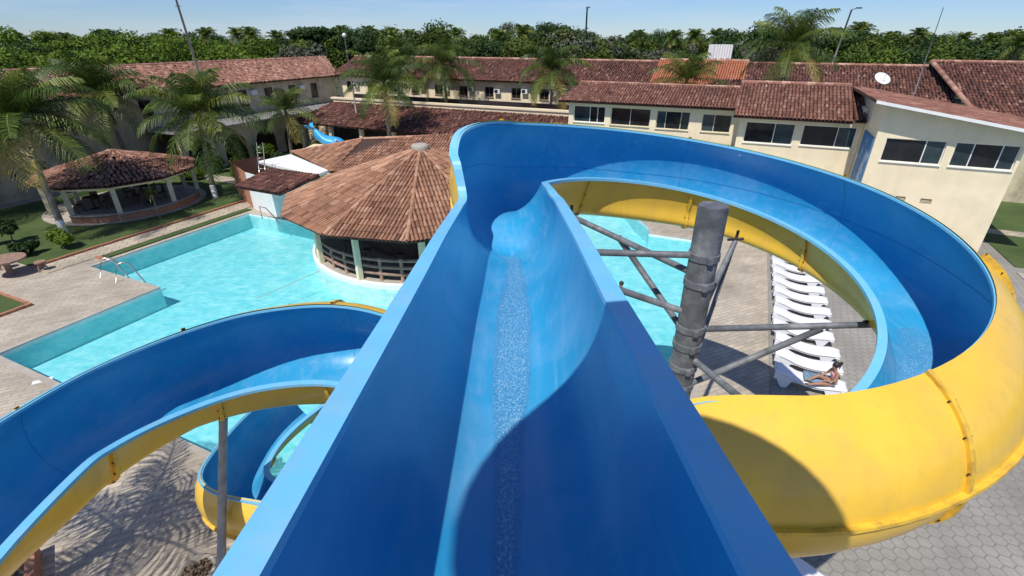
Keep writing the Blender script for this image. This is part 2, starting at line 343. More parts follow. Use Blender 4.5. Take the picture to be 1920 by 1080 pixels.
# coping round the pool
def offset(pts, d):
    n = len(pts); o_ = []
    for i in range(n):
        a, b, c = Vector(pts[i-1]), Vector(pts[i]), Vector(pts[(i+1) % n])
        n1 = Vector((b.y-a.y, a.x-b.x)).normalized(); n2 = Vector((c.y-b.y, b.x-c.x)).normalized()
        k = (n1+n2); k = k/max(.4, k.length_squared/2) if k.length > 1e-4 else n1
        o_.append((b.x+k.x*d, b.y+k.y*d))
    return o_
mb = MB(); cop = offset(POOLX, .2); mb.poly([cop, POOLX], .02); mb.strip(cop, 0, .02); mb.strip(POOLX, -.02, .02)
tag(mb.obj('pool_coping', M['concrete']), kind='structure')

def flat(name, pts, m, z, h=None, kind='structure'):
    mb = MB(); mb.poly([pts], z); mb.strip(pts, -.02, z); return tag(mb.obj(name, m), kind=kind)
# lawns and the walkway on the left
flat('lawn', rect(-41, 9.6, -28.9, 30), M['grass'], .05)
flat('walkway', rect(-28.65, 9.5, -27.45, 21.8), M['walk'], .03)
flat('lawn', rect(-27.3, 11.6, -26.85, 19.9), M['grass'], .06)
flat('planted_bed', rect(-31, 2, -24.6, 7.5), M['grass'], .06)
flat('lawn', rect(12.6, 28.6, 33, 42), M['grass'], .05)
flat('lawn', rect(12.6, 19, 13.2, 20), M['grass'], .05)
flat('path', rect(12.5, 33.6, 33, 34.5), M['walk'], .07)
flat('lawn', rect(-41.5, 30.4, -33, 41), M['grass'], .05)
flat('path', rect(-41, 23.6, -33, 24.8), M['walk'], .07)
def edging(name, u0, w0, u1, w1, label):
    mb = MB(); d = Vector((u1-u0, w1-w0)); ln = d.length; n = int(ln/.24); d.normalize(); p = Vector((-d.y, d.x))
    a = math.atan2(d.y, d.x)
    for i in range(n):
        c = Vector((u0, w0))+d*(i+.5)*ln/n; hw, hl = .06, ln/n/2-.008
        q = [c+d*sx*hl+p*sy*hw for sx, sy in ((-1, -1), (1, -1), (1, 1), (-1, 1))]
        v = [tuple(L(k.x, k.y, z)) for z in (-.01, .11+random.uniform(-.01, .01)) for k in q]
        mb.add(v, [(4, 5, 6, 7), (0, 1, 5, 4), (1, 2, 6, 5), (2, 3, 7, 6), (3, 0, 4, 7)])
    return tag(mb.obj(name, M['brick']), label, 'edging')
random.seed(4); rng = np.random.default_rng(4)
edging('brick_edging', -28.8, 9.5, -28.8, 22, 'brick edging between the big lawn and the beige walkway')
edging('brick_edging', -27.38, 11.5, -26.75, 11.5, 'short brick edging at the near end of the narrow grass strip')
edging('brick_edging', -31, 7.56, -24.5, 7.56, 'brick edging along the far side of the small grass bed')
edging('brick_edging', -24.54, 2, -24.54, 7.6, 'brick edging on the pool side of the small grass bed')
# second small pool at the right margin
flat('pool_water', rect(12.6, 20.3, 24, 27.6), mat('shallow_pool_water', (.14, .58, .66), .08, .1, 2, bump=.3, bscale=4), .03)
mb = MB(); q = rect(12.4, 20.1, 24.2, 27.8); mb.poly([q, rect(12.6, 20.3, 24, 27.6)], .05); mb.strip(q, 0, .05); tag(mb.obj('pool_coping', M['concrete']), kind='structure')

# ================================================================ WATER SLIDE
H = 9.5
def inner(a): r = R(a); return np.array([3.01-2.65*cos(r), 7.36+2.65*sin(r), H-2.14-.28*r-.05*r*r])
def outer(a): r = R(a); return np.array([2.84-3.72*cos(r), 7.43+3.72*sin(r), H-1.12-.47*r+.01*r*r])
ST = []      # control stations: inner rim, outer rim, depth below mid chord, outward bulge, squareness, flange widths
def S(I, O, dep, bul, pw, fi, fo, amp=0.): ST.append(np.array([*I, *O, dep, bul, pw, fi, fo, amp], float))
def rimz(y): return np.interp(y, [-2, .78, 1.565, 3, 4.27, 7.5], [8.66, 8.28, 8.17, 7.97, 7.82, 7.35])
for y in (-1.6, -.6, .4, 1.4, 2.4, 3.4, 4.4, 5.4, 6.2, 6.75):
    S((.735, y, rimz(y)), (-.76, y, rimz(y)), .95, max(0, (y-4.6)*.07), .80, .14, .12)
S((.725, 7.05, 7.41), (-.79, 7.05, 7.50), 1.0, .22, .80, .14, .12)
S((.70, 7.2, 7.40), (-.86, 7.18, 7.85), 1.15, .34, .8, .13, .12)
S((.68, 7.4, 7.39), (-.93, 7.4, 8.0), 1.2, .5, .82, .13, .13)
S((.66, 7.65, 7.37), (-.86, 7.72, 8.22), 1.2, .74, .85, .12, .13)
for a in (16, 28, 42, 58, 74, 90, 106, 122, 138, 154, 170, 186, 202, 218, 234, 250, 266):
    I_ = inner(a); O_ = outer(a)
    if a < 25: I_ = np.array([.63, 8.2, 7.30]); O_ = np.array([-.60, 8.25, 8.27])
    elif a < 30: O_ = np.array([-.25, 9.2, 8.17])
    S(I_, O_, float(np.interp(a, [16, 90, 180, 225, 260], [1.16, 1.38, 1.32, 1.05, .92])), 1, .9, .12, float(np.interp(a, [16, 120, 160], [.13, .11, .03])), float(np.interp(a, [28, 75, 230, 266], [0, .44, .44, .2])))
LC = np.array([-3.3, 4.8])
S((1.6, 4.55, 4.9), (1.6, 3.66, 6.35), 1.15, .85, .9, .12, .08)
S((.2, 4.0, 4.9), (.3, 3.0, 6.05), 1.1, .85, .9, .12, .08)
S((-1.1, 3.0, 4.92), (-1.0, 1.9, 5.8), 1.05, .85, .9, .12, .08)
S((-2.4, 2.2, 4.93), (-2.5, 1.0, 5.6), 1.05, .85, .9, .12, .08)
S((-3.8, 1.75, 4.93), (-4.2, .6, 5.55), 1.0, .85, .9, .12, .08)
S((-4.75, 2.2, 4.92), (-5.75, 1.6, 5.5), 1.0, .85, .9, .12, .08)
S((-5.1, 3.1, 4.86), (-6.3, 2.85, 5.4), .95, .85, .9, .12, .08)
def helix(a, zi, zo, ri=2.03, ro=3.15, c=LC):
    r = R(a); return (c[0]-ri*cos(r), c[1]+ri*sin(r), zi), (c[0]-ro*cos(r), c[1]+ro*sin(r), zo)
for a, zi, zo in ((-12, 4.74, 5.3), (3, 4.6, 5.2), (22, 4.42, 5.14), (45, 4.28, 5.12), (66, 4.2, 5.14), (90, 4.14, 5.12), (112, 4.05, 4.98), (135, 3.9, 4.75)):
    i_, o_ = helix(a, zi, zo); S(i_, o_, 1.0, .75 if a < 30 else 1, float(np.interp(a, [0, 60, 90, 135], [.9, 1.2, 1.3, 1.2])), .12, .08, .25)
for I_, O_ in (((-1.5, 5.9, 3.5), (-.4, 5.4, 4.1)), ((-1.75, 5.6, 3.05), (-1.1, 4.6, 3.7)), ((-2.4, 5.8, 2.6), (-2.3, 4.7, 3.2)), ((-3.5, 6.45, 2.2), (-3.9, 5.45, 2.75)),
               ((-4.55, 7.0, 1.6), (-5.35, 6.2, 2.15)), ((-5.2, 7.6, 1.25), (-6.25, 7.0, 1.75)), ((-5.4, 8.4, 1.05), (-6.5, 8.15, 1.5)), ((-5.3, 9.2, .95), (-6.4, 9.25, 1.42)), ((-4.95, 10.1, .88), (-5.95, 10.65, 1.35))):
    S(I_, O_, 1.0, 1, .9, .12, .08)
ST = np.array(ST)
def catmull(P, per):
    Q = [];
    for i in range(len(P)-1):
        p0, p1, p2, p3 = P[max(i-1, 0)], P[i], P[i+1], P[min(i+2, len(P)-1)]
        k = per
        for j in range(k):
            t = j/k; Q.append(.5*((2*p1)+(-p0+p2)*t+(2*p0-5*p1+4*p2-p3)*t*t+(-p0+3*p1-3*p2+p3)*t**3))
    Q.append(P[-1]); return np.array(Q)
SS = catmull(ST, 5)
NS = 34
def section(s, off=0.):
    I_, O_ = s[:3], s[3:6]; dep, bul, pw, fi, fo, amp = s[6:]
    e = O_-I_; e = np.array([e[0], e[1], 0]); e /= np.linalg.norm(e)
    a, b = I_+e*fi, O_-e*fo; Mi = (a+b)/2; hf = (b-a)/2
    t = np.linspace(0, pi, NS); c = np.sign(np.cos(t))*np.abs(np.cos(t))**pw; sn = np.abs(np.sin(t))**pw
    P = Mi-hf[None]*c[:, None]+np.array([0, 0, -dep])*sn[:, None]
    if bul > 0:   # blend toward a round pipe section whose outer wall curls back over
        hl = np.linalg.norm(hf); k = max(1.08, pw); r_ = hl*k; u1 = hf/hl; ue, uz = u1@e, u1[2]; n1 = e*uz+np.array([0, 0, -ue]); d_ = (r_*r_-hl*hl)**.5
        a0 = math.asin(d_/r_); ph = np.linspace(-a0, pi+a0, NS)
        Q = Mi+n1*d_-u1[None]*(r_*np.cos(ph))[:, None]+n1[None]*(r_*np.sin(ph))[:, None]+np.array([0, 0, -max(0, dep-.85)])*np.clip(np.sin(t), 0, 1)[:, None]
        Q = Q-e[None]*(amp*np.exp(-((t-.95)/.42)**2))[:, None]
        P = P*(1-bul)+Q*bul
    if off:
        T = np.gradient(P, axis=0); T /= np.linalg.norm(T, axis=1)[:, None]+1e-9
        te, tz = T@e, T[:, 2]; n = e[None]*tz[:, None] + np.array([0, 0, 1.])*(-te)[:, None]
        P = P+n*off
    return P, e, a, b
slide = empty('water_slide', (0, -1.6, 0), 0, 'long blue water slide with yellow outer shell spiralling down from the camera', 'water slide')
OFF = (0, -1.6, 0)
ni = len(SS)
def grid(P2, name, m, flip=False, smooth=True, parent=slide):
    n, k = P2.shape[:2]; V = P2.reshape(-1, 3)
    F = [(i*k+j, i*k+j+1, (i+1)*k+j+1, (i+1)*k+j) for i in range(n-1) for j in range(k-1)]
    if flip: F = [q[::-1] for q in F]
    mb = MB(); mb.add(V, F); return mb.obj(name, m, parent, smooth, OFF)
PI_ = np.array([section(s)[0] for s in SS])
PO_ = np.array([section(s, .035)[0] for s in SS])
grid(PI_, 'flume_channel', M['blue'], flip=True)
# rims: flat flange on each side with a turned-down lip
lip = np.array([0, 0, -.045])
for side in (0, 1):
    rows = []
    for s in SS:
        P, e, a, b = section(s)
        if side == 0: rows.append([a+np.array([0, 0, -.03])+e*.004, a+np.array([0, 0, .006]), s[:3]+np.array([0, 0, .006]), s[:3]+lip, a+lip-e*.04])
        else: rows.append([b+np.array([0, 0, -.03])-e*.004, b+np.array([0, 0, .006]), s[3:6]+np.array([0, 0, .006]), s[3:6]+lip, b+lip+e*.04])
    grid(np.array(rows), 'rim_flange', M['rim'], flip=(side == 0), smooth=False)
grid(PO_, 'outer_shell', M['yellow'])
# lengthwise seam with a doubled flange on the outer wall
T1 = int(NS*.66)
rows = []
for i in range(60, ni):
    P = PO_[i]; d = P[T1+1]-P[T1]; d /= np.linalg.norm(d); P0, e, a, b = section(SS[i]); n_ = np.cross(d, np.cross(d, e)); 
    o2 = section(SS[i], .095)[0][T1]
    rows.append([P[T1]-d*.02, o2-d*.02, o2+d*.02, P[T1]+d*.02])
grid(np.array(rows), 'lengthwise_seam', M['yellow2'], smooth=False)
# joint flanges: closed collars round the shell, bolted
def station_index(k): return k*5
for k in (4, 8, 15, 17, 20, 23, 26, 29, 31, 36, 39, 41, 43, 46, 49, 52, 54):
    i = min(station_index(k), ni-2); s = SS[i]
    T = SS[i+1][:3]+SS[i+1][3:6]-s[:3]-s[3:6]; T[2] = 0; T /= np.linalg.norm(T)
    A = section(s, .03)[0]; B = section(s, .12 if k == 26 else .075)[0]
    mb = MB(); n = NS; V = np.concatenate([A-T*.03, B-T*.03, B+T*.03, A+T*.03])
    F = [(r*n+j, r*n+j+1, (r+1)*n+j+1, (r+1)*n+j) for r in range(3) for j in range(n-1)]
    mb.add(V, F)
    for j in range(3, n-2, 3):
        c = (A[j]+B[j]*1.4)/2.4; mb.tube(c-T*.05, c+T*.05, .010, n=6, mi=1)
    mb.obj('joint_flange', [M['yellow2'], M['dark']], slide, False, OFF)
# fine joint lines inside the channel
for k in (17, 20, 23, 26, 29, 36, 39, 43, 46):
    i = min(station_index(k), ni-2); A = section(SS[i], -.003)[0]; T = SS[i+1][:3]-SS[i][:3]; T /= np.linalg.norm(T)
    n = NS; V = np.concatenate([A-T*.003, A+T*.003]); mb = MB(); mb.add(V, [(j+1, j, n+j, n+j+1) for j in range(n-1)])
    mb.obj('joint_line', mat('joint_sealant', (.01, .15, .42), .6), slide, True, OFF)
# thin running water down the floor
def water_film():
    m, t, b = nodes('running_water_film'); N = t.nodes.new; K = t.links.new; o = t.nodes['Material Output']
    tcn = N('ShaderNodeTexCoord'); mpn = N('ShaderNodeMapping'); mpn.inputs['Scale'].default_value = (1, .55, 1); K(tcn.outputs['Object'], mpn.inputs[0])
    nz = N('ShaderNodeTexNoise'); nz.inputs['Scale'].default_value = 75; nz.inputs['Detail'].default_value = 3; K(mpn.outputs[0], nz.inputs['Vector'])
    rp = N('ShaderNodeValToRGB'); e = rp.color_ramp.elements; e[0].position = .36; e[0].color = (.04, .30, .60, 1); e[1].position = .72; e[1].color = (.48, .74, .85, 1)  # pale speckles paint the sparkle of the water into its colour
    x = e.new(.53); x.color = (.15, .43, .70, 1)
    K(nz.outputs[0], rp.inputs[0]); K(rp.outputs[0], b.inputs['Base Color']); b.inputs['Roughness'].default_value = .15
    bp = N('ShaderNodeBump'); bp.inputs['Distance'].default_value = .01; bp.inputs['Strength'].default_value = .7; K(nz.outputs[0], bp.inputs['Height']); K(bp.outputs[0], b.inputs['Normal'])
    at_ = N('ShaderNodeAttribute'); at_.attribute_name = 'across'
    n2 = N('ShaderNodeTexNoise'); n2.inputs['Scale'].default_value = 1.6; n2.inputs['Detail'].default_value = 5; K(mpn.outputs[0], n2.inputs['Vector'])
    ab = N('ShaderNodeMath'); ab.operation = 'ABSOLUTE'; K(at_.outputs['Fac'], ab.inputs[0])
    ad = N('ShaderNodeMath'); ad.operation = 'MULTIPLY_ADD'; ad.inputs[1].default_value = .9; K(n2.outputs[0], ad.inputs[0]); K(ab.outputs[0], ad.inputs[2])
    mr = N('ShaderNodeMapRange'); mr.inputs['From Min'].default_value = 1.0; mr.inputs['From Max'].default_value = 1.5; mr.inputs['To Min'].default_value = .7; mr.inputs['To Max'].default_value = 0; K(ad.outputs[0], mr.inputs['Value'])
    tr = N('ShaderNodeBsdfTransparent'); ms = N('ShaderNodeMixShader'); K(mr.outputs[0], ms.inputs[0]); K(tr.outputs[0], ms.inputs[1]); K(b.outputs[0], ms.inputs[2]); K(ms.outputs[0], o.inputs[0])
    return m
M['film'] = water_film()
rows = []; acr = []
for i in range(0, 52):
    P = section(SS[i], -.006)[0]; c0 = 16.2+.5*sin(i*.13); hw = 1.5+.35*sin(i*.23+1)
    tt = np.linspace(-1, 1, 9); pos = c0+tt*hw*1.35; fl = np.floor(pos).astype(int); fr = (pos-fl)[:, None]
    rows.append(P[fl]*(1-fr)+P[fl+1]*fr); acr.append(tt+np.sign(tt+1e-6)*max(0, (24-i)/16))  # film fades out toward the shaded near end
fo_ = grid(np.array(rows), 'running_water', M['film'], flip=True)
at_ = fo_.data.attributes.new('across', 'FLOAT', 'POINT'); at_.data.foreach_set('value', np.array(acr, np.float32).ravel())
rows = []; acr = []
for i in range(126, 139):
    P = section(SS[i], -.006)[0]; pos = np.linspace(5, 21, 9); fl = pos.astype(int); fr = (pos-fl)[:, None]
    rows.append(P[fl]*(1-fr)+P[np.minimum(fl+1, NS-1)]*fr); acr.append(np.abs(np.linspace(-1, 1, 9))*.45+.45+.5*abs(i-132)/6)
sp_ = grid(np.array(rows), 'splashed_water', M['film'], flip=True)
at_ = sp_.data.attributes.new('across', 'FLOAT', 'POINT'); at_.data.foreach_set('value', np.array(acr, np.float32).ravel())
# moulded seam between the channel and its raised outer wall
rows = []
for i in range(49, 150):
    P = section(SS[i], -.004)[0]; rows.append([P[24], P[24]+(P[25]-P[24])*.06])
grid(np.array(rows), 'wall_seam', mat('joint_sealant', (.01, .15, .42), .6), flip=True)
# launch tub lip behind the camera
mb = MB(); A = section(SS[0])[0]; B = section(SS[0], .14)[0]; n = NS
mb.add(np.concatenate([A, B]), [(j, j+1, n+j+1, n+j) for j in range(n-1)]); mb.obj('entry_collar', M['rim'], slide, False, OFF)

# ---------------------------------------------------------------- start tower: deck, legs, unseen round roof added for its shadow
tw = empty('slide_tower', (.6, -2.4, 0), 0, 'steel start tower with a round roof at the top of the blue water slide', 'tower')
def wbox(mb, x0, y0, z0, x1, y1, z1, mi=0): mb.box(x0, y0, z0, x1, y1, z1, mi)
mb = MB(); mb.box(-2.2, -2.6, 7.55, 2.4, .75, 7.7); mb.box(-2.2, -2.6, 7.35, -2.05, .75, 7.547); mb.box(2.25, -2.6, 7.35, 2.4, .75, 7.547); mb.obj('deck', M['steel'], tw)
for x, y in ((-2.05, -2.4), (2.2, -2.4), (-2.05, .6), (2.2, .6)):
    mb = MB(); mb.tube((x, y, 0), (x, y, 7.35), .12); mb.obj('leg', M['steel_c'], tw, True)
mb = MB()
for z in (8.25, 8.75):
    mb.tube((-2.1, -2.5, z), (2.3, -2.5, z), .025, n=8); mb.tube((2.3, -2.5, z), (2.3, .2, z), .025, n=8); mb.tube((-2.1, -2.5, z), (-2.1, .2, z), .025, n=8)
for x, y in ((-2.1, -2.5), (2.3, -2.5), (2.3, .2), (-2.1, .2), (0, -2.5)): mb.tube((x, y, 7.7), (x, y, 8.78), .025, n=8)
mb.obj('handrail', M['steel'], tw, True)
mb = MB(); mb.tube((-.6, .5, 7.7), (-.7, 1.75, 12.4), .06, n=12, mid=[(-.6, .5, 11.6)]); mb.obj('shade_roof_post', M['steel'], tw, True)
mb = MB(); mb.lathe([(.02, 12.7), (.6, 12.5), (1.05, 12.25), (1.42, 12.0), (1.42, 11.95), (1.05, 12.2), (.02, 12.63)], 40, (-.92, 1.62)); mb.obj('roof', M['yellow'], tw, True)  # out-of-view disc, placed and sized to throw the shadow on the chute

# ---------------------------------------------------------------- support column with its braces
CX, CY = 3.06, 7.2
col = empty('support_column', (CX, CY, 0), 0, 'thick mottled grey steel column with radiating braces inside the right-hand loop', 'column')
mb = MB(); mb.tube((0, 0, 0), (0, 0, 7.22), .225, n=32); mb.tube((0, 0, 7.2), (0, 0, 7.24), .215, n=32); mb.obj('shaft', M['steel_c'], col, True)
for o in [col.children[0]]: 
    es = o.modifiers.new('es', 'EDGE_SPLIT'); es.split_angle = R(40)
for z in (6.42, 5.95, 5.1, 4.75, 4.3, 3.9):
    mb = MB(); mb.lathe([(.225, z-.06), (.245, z-.055), (.245, z+.055), (.225, z+.06)], 32); mb.box(-.04, -.29, z-.05, .04, -.235, z+.05); mb.obj('clamp_band', M['steel'], col)
def brace(a, b, r=.055, tail=0):
    a = Vector(a)-Vector((CX, CY, 0)); b = Vector(b)-Vector((CX, CY, 0))
    mb = MB(); mb.tube(a, b, r, n=14); mb.obj('brace', M['steel'], col, True)
brace((CX-.2, CY, 6.42), (.55, 7.18, 6.5))
brace((CX-.18, CY+.1, 6.1), (1.15, 9.25, 6.38))
brace((1.95, 8.45, 6.25), (CX-.15, CY+.1, 5.05))
brace((CX-.2, CY, 5.4), (.45, 6.45, 6.6))
brace((CX+.15, CY+.15, 5.05), (4.6, 9.45, 5.75))
brace((CX+.2, CY, 5.04), (6.0, 7.0, 5.25))
brace((CX+.15, CY-.1, 3.95), (5.2, 7.03, 5.15))
brace((CX+.12, CY-.18, 4.5), (3.35, 4.9, 5.05))
brace((4.6, 9.45, 5.75), (CX+.18, CY+.1, 3.9), .04)
for (x, y, z) in ((1.15, 9.25, 6.4), (4.6, 9.45, 5.8), (6.0, 7.0, 5.3)):
    mb = MB(); mb.tube((x-CX-.16, y-CY, z), (x-CX+.16, y-CY, z+.02), .03, n=8); mb.tube((x-CX, y-CY, z-.05), (x-CX+.02, y-CY, z+.2), .03, n=8); mb.obj('saddle_bracket', M['dark'], col, True)
for i, (a, b, lab) in enumerate((((-5.1, 6.7, 3.55), (-4.8, 4.2, 0), 'grey steel prop standing under the joint of the left slide curve'),)):
    o = empty('slide_prop', (b[0], b[1], 0), 0, lab, 'steel prop')
    mb = MB(); mb.tube(b, a, .07 if i == 0 else .04, n=16); mb.obj('tube', mat('sunlit_steel_tube', (.36, .37, .38), .5, .25, 5, dirt=(.22, .22, .23), dscale=4), o, True, (b[0], b[1], 0))  # lightened copy of the steel, sunlit tone put into its colour
    mb = MB(); mb.box(-.16, -.16, 0, .16, .16, .02); mb.obj('base_plate', M['steel_c'], o)

# ================================================================ TILED ROOFS
def tiles(mb, A, B, poly, p=.19, Lt=.40, jit=.008, amp=.62):
    """barrel tiles on the convex 3-D polygon poly; A->B is the eave"""
    A, B = np.array(A, float), np.array(B, float); e = (B-A)/np.linalg.norm(B-A)
    P = np.array(poly, float); nrm = np.cross(P[1]-P[0], P[2]-P[0]); nrm /= np.linalg.norm(nrm)
    if nrm[2] < 0: nrm = -nrm
    t = np.cross(nrm, e)
    if t[2] < 0: t = -t
    q = np.c_[(P-A)@e, (P-A)@t]; s0, s1 = q[:, 0].min(), q[:, 0].max()
    n = max(1, int(round((s1-s0)/p))); pp = (s1-s0)/n; m = len(q)
    # base sheet
    mb.add(P-nrm*.03, [tuple(range(m))] if np.cross(P[1]-P[0], P[2]-P[0])@nrm > 0 else [tuple(range(m-1, -1, -1))], 1)
    mb.add(P-nrm*.10, [tuple(range(m))], 1)
    for i in range(m):
        a, b = P[i], P[(i+1) % m]; mb.add([a-nrm*.03, b-nrm*.03, b-nrm*.1, a-nrm*.1], [(0, 1, 2, 3)], 1)
    ang = np.linspace(0, pi, 5); cxs, czs = -np.cos(ang)*pp*.5, np.sin(ang)*pp*amp
    VV = []; RR = []
    for i in range(n):
        s = s0+(i+.5)*pp; ts = []
        for k in range(m):
            (x0, y0), (x1, y1) = q[k], q[(k+1) % m]
            if (x0-s)*(x1-s) <= 0 and abs(x1-x0) > 1e-9: ts.append(y0+(y1-y0)*(s-x0)/(x1-x0))
        if len(ts) < 2: continue
        a, b = min(ts), max(ts); k = a-.06
        while k < b-.08:
            k1 = min(k+Lt*1.06, b); js, jn = rng.normal(0, jit), rng.normal(0, jit*.5)
            for (tt, lift, ww) in ((k, .012, .92), (k1, .0, .80)):
                for cx_, cz_ in zip(cxs, czs):
                    VV.append(A+e*(s+js+cx_*ww)+t*tt+nrm*(cz_*ww+lift+jn))
            RR.append(np.clip(rng.beta(2.2, 2.0), 0, 1)); k += Lt
    nt_ = len(RR)
    if nt_:
        F = []; rr = []
        for j in range(nt_):
            o_ = j*10
            for c in range(4): F.append((o_+c, o_+c+1, o_+c+6, o_+c+5)); rr.append(RR[j])
        mb.add(np.array(VV), F, 0, rr)
def ridge(mb, a, b, r=.13):
    a, b = np.array(a, float), np.array(b, float); d = b-a; ln = np.linalg.norm(d); d /= ln; n = max(1, int(ln/.42))
    h = np.cross(d, (0, 0, 1)); h /= np.linalg.norm(h); up = np.cross(h, d); ang = np.linspace(-.15, pi+.15, 7)
    for i in range(n):
        v = []
        for tt, sc_ in ((i*ln/n-.02, 1.08), ((i+1)*ln/n+.02, .9)):
            for x in ang: v.append(a+d*tt+(h*-cos(x)+up*(sin(x)-.1))*r*sc_)
        mb.add(v, [(c, c+1, c+8, c+7) for c in range(6)], 2, float(rng.uniform(.5, 1)))
def roofobj(mb, name, key, parent, off): return mb.obj(name, [TILE[key], M['roofbase'], TILE['pinkish']], parent, False, off)

# local building frame: geometry is written in grid (u,w,z); the root stands at its base corner
def uwroot(name, u, w, label, cat, group=None): 
    r = empty(name, L(u, w), ANG, label, cat, group); r['_o'] = 0; del r['_o']; return r, (u, w, 0)
def wall(mb, u0, u1, w, z0, z1, th, ops, axis='u', mi=0):
    """wall along u (or w) at w with rectangular openings (a0,a1,z0,z1); th>0 goes away from the viewer"""
    xs = sorted({u0, u1, *[o[0] for o in ops], *[o[1] for o in ops]}); zs = sorted({z0, z1, *[o[2] for o in ops], *[o[3] for o in ops]})
    for i in range(len(xs)-1):
        run = None
        for j in range(len(zs)):
            solid = False
            if j < len(zs)-1:
                cx_, cz_ = (xs[i]+xs[i+1])/2, (zs[j]+zs[j+1])/2
                solid = not any(o[0] < cx_ < o[1] and o[2] < cz_ < o[3] for o in ops)
            if solid and run is None: run = zs[j]
            if (not solid) and run is not None:
                if axis == 'u': mb.box(xs[i], min(w, w+th), run, xs[i+1], max(w, w+th), zs[j], mi)
                else: mb.box(min(w, w+th), xs[i], run, max(w, w+th), xs[i+1], zs[j], mi)
                run = None
def window(root, off, a0, a1, z0, z1, w, th=.25, axis='u', split=(.5,), gm='glass', frame='white', panes=None, fr=.04, sill=True):
    """window set back in its opening: frame with mullions, panes"""
    sg = 1 if th > 0 else -1; y0, y1 = w+sg*.09, w+sg*.14
    ya, yb = min(y0, y1), max(y0, y1)
    def bx(mb, p0, p1, q0, q1, r0, r1, mi=0):
        if axis == 'u': mb.box(p0, q0, r0, p1, q1, r1, mi)
        else: mb.box(q0, p0, r0, q1, p1, r1, mi)
    mb = MB(); bx(mb, a0, a1, ya, yb, z0, z0+fr); bx(mb, a0, a1, ya, yb, z1-fr, z1); bx(mb, a0, a0+fr, ya, yb, z0+fr, z1-fr); bx(mb, a1-fr, a1, ya, yb, z0+fr, z1-fr)
    for s in split:
        c = a0+(a1-a0)*s; bx(mb, c-fr/2, c+fr/2, ya, yb, z0+fr, z1-fr)
    if sill:
        sy = sorted((w-sg*.07, w+sg*.085)); bx(mb, a0-.03, a1+.03, sy[0], sy[1], z0-.035, z0-.003)
    f = mb.obj('window', M[frame], root, False, off)
    ed = [0, *split, 1]
    for i in range(len(ed)-1):
        mb = MB(); ym = (ya+yb)/2; bx(mb, a0+(a1-a0)*ed[i]+fr/2, a0+(a1-a0)*ed[i+1]-fr/2, ym-.008+.003*i, ym+.008+.003*i, z0+fr*.9, z1-fr*.9)
        g = (panes[i] if panes else gm); mb.obj('pane', M[g], f, False, off)
    return f

# ---------------------------------------------------------------- restaurant, three blocks stepping toward the pool
r1, of = uwroot('restaurant_wing', -11.3, 34.1, 'long cream restaurant wing with four wide windows behind the far slide curve', 'building')
ops = [(-10.95, -8.75, 4.35, 5.4), (-8.35, -5.75, 4.3, 5.4), (-5.35, -3.3, 4.25, 5.35), (-2.55, -.85, 4.25, 5.3)]
mb = MB(); wall(mb, -11.3, -.4, 34.1, 0, 5.75, .22, ops); mb.box(-11.3, 34.33, 0, -11.08, 38, 5.7); mb.box(-11.07, 37.8, 0, -.4, 38, 6.2); mb.obj('wall', M['cream'], r1, False, of)
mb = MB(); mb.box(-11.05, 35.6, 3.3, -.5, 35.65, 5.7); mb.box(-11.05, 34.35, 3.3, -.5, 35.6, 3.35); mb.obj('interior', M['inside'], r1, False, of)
for i, o in enumerate(ops): window(r1, of, o[0], o[1], o[2], o[3], 34.1, split=((.52, .76) if i == 0 else (.5,) if i == 1 else (.28, .74) if i == 2 else (.42,)), gm='glass', frame='white' if i == 0 else 'beige', panes=(['glass2', 'glass', 'glass'] if i == 0 else ['glass', 'glass'] if i == 1 else ['glass2', 'glass', 'glass2'] if i == 2 else ['glass2', 'glass']))
mb = MB(); z0, z1 = 5.72, 6.62
tiles(mb, (-11.9, 33.55, z0), (-.7, 33.55, z0), [(-11.9, 33.55, z0), (-.3, 33.55, z0), (-.3, 37.1, z1), (-11.5, 37.1, z1)]); ridge(mb, (-11.5, 37.15, z1+.02), (-.3, 37.15, z1+.02))
tiles(mb, (-.3, 40.4, z0), (-11.5, 40.4, z0), [(-.3, 40.4, z0), (-11.5, 40.4, z0), (-11.5, 37.2, z1), (-.3, 37.2, z1)])
roofobj(mb, 'roof', 'rest', r1, of)
mb = MB(); tiles(mb, (-7, 32.9, 3.05), (-.5, 32.9, 3.05), [(-7, 32.9, 3.05), (-.5, 32.9, 3.05), (-.5, 34.08, 3.5), (-7, 34.08, 3.5)]); roofobj(mb, 'lean_to_roof', 'rest', r1, of)

r2, of = uwroot('restaurant_block', -.4, 32.6, 'middle cream block with two wide dark windows under a red tile roof', 'building')
ops = [(.0, 2.55, 4.05, 5.2), (2.95, 5.5, 4.1, 5.2)]
mb = MB(); wall(mb, -.38, 5.74, 32.6, 0, 5.6, .22, ops); mb.box(-.38, 32.83, 0, -.16, 38, 5.6); mb.box(5.55, 32.83, 0, 5.74, 38, 6.2); mb.obj('wall', M['cream'], r2, False, of)
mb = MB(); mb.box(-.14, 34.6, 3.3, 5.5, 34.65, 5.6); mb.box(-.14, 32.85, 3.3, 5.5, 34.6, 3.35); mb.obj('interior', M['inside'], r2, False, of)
window(r2, of, *ops[0], 32.6, split=(.6,), panes=['glass', 'glass2']); window(r2, of, *ops[1], 32.6, split=(.66,), panes=['glass', 'glass2'])
mb = MB(); z0, z1 = 5.55, 7.05
tiles(mb, (-.75, 31.9, z0), (5.5, 31.9, z0), [(-.75, 31.9, z0), (5.1, 31.9, z0), (5.1, 35.9, z1), (-.75, 35.9, z1)], Lt=.36); ridge(mb, (-.75, 35.95, z1+.02), (5.1, 35.95, z1+.02))
tiles(mb, (5.1, 39.5, 5.8), (-.75, 39.5, 5.8), [(5.1, 39.5, 5.8), (-.75, 39.5, 5.8), (-.75, 36, z1), (5.1, 36, z1)])
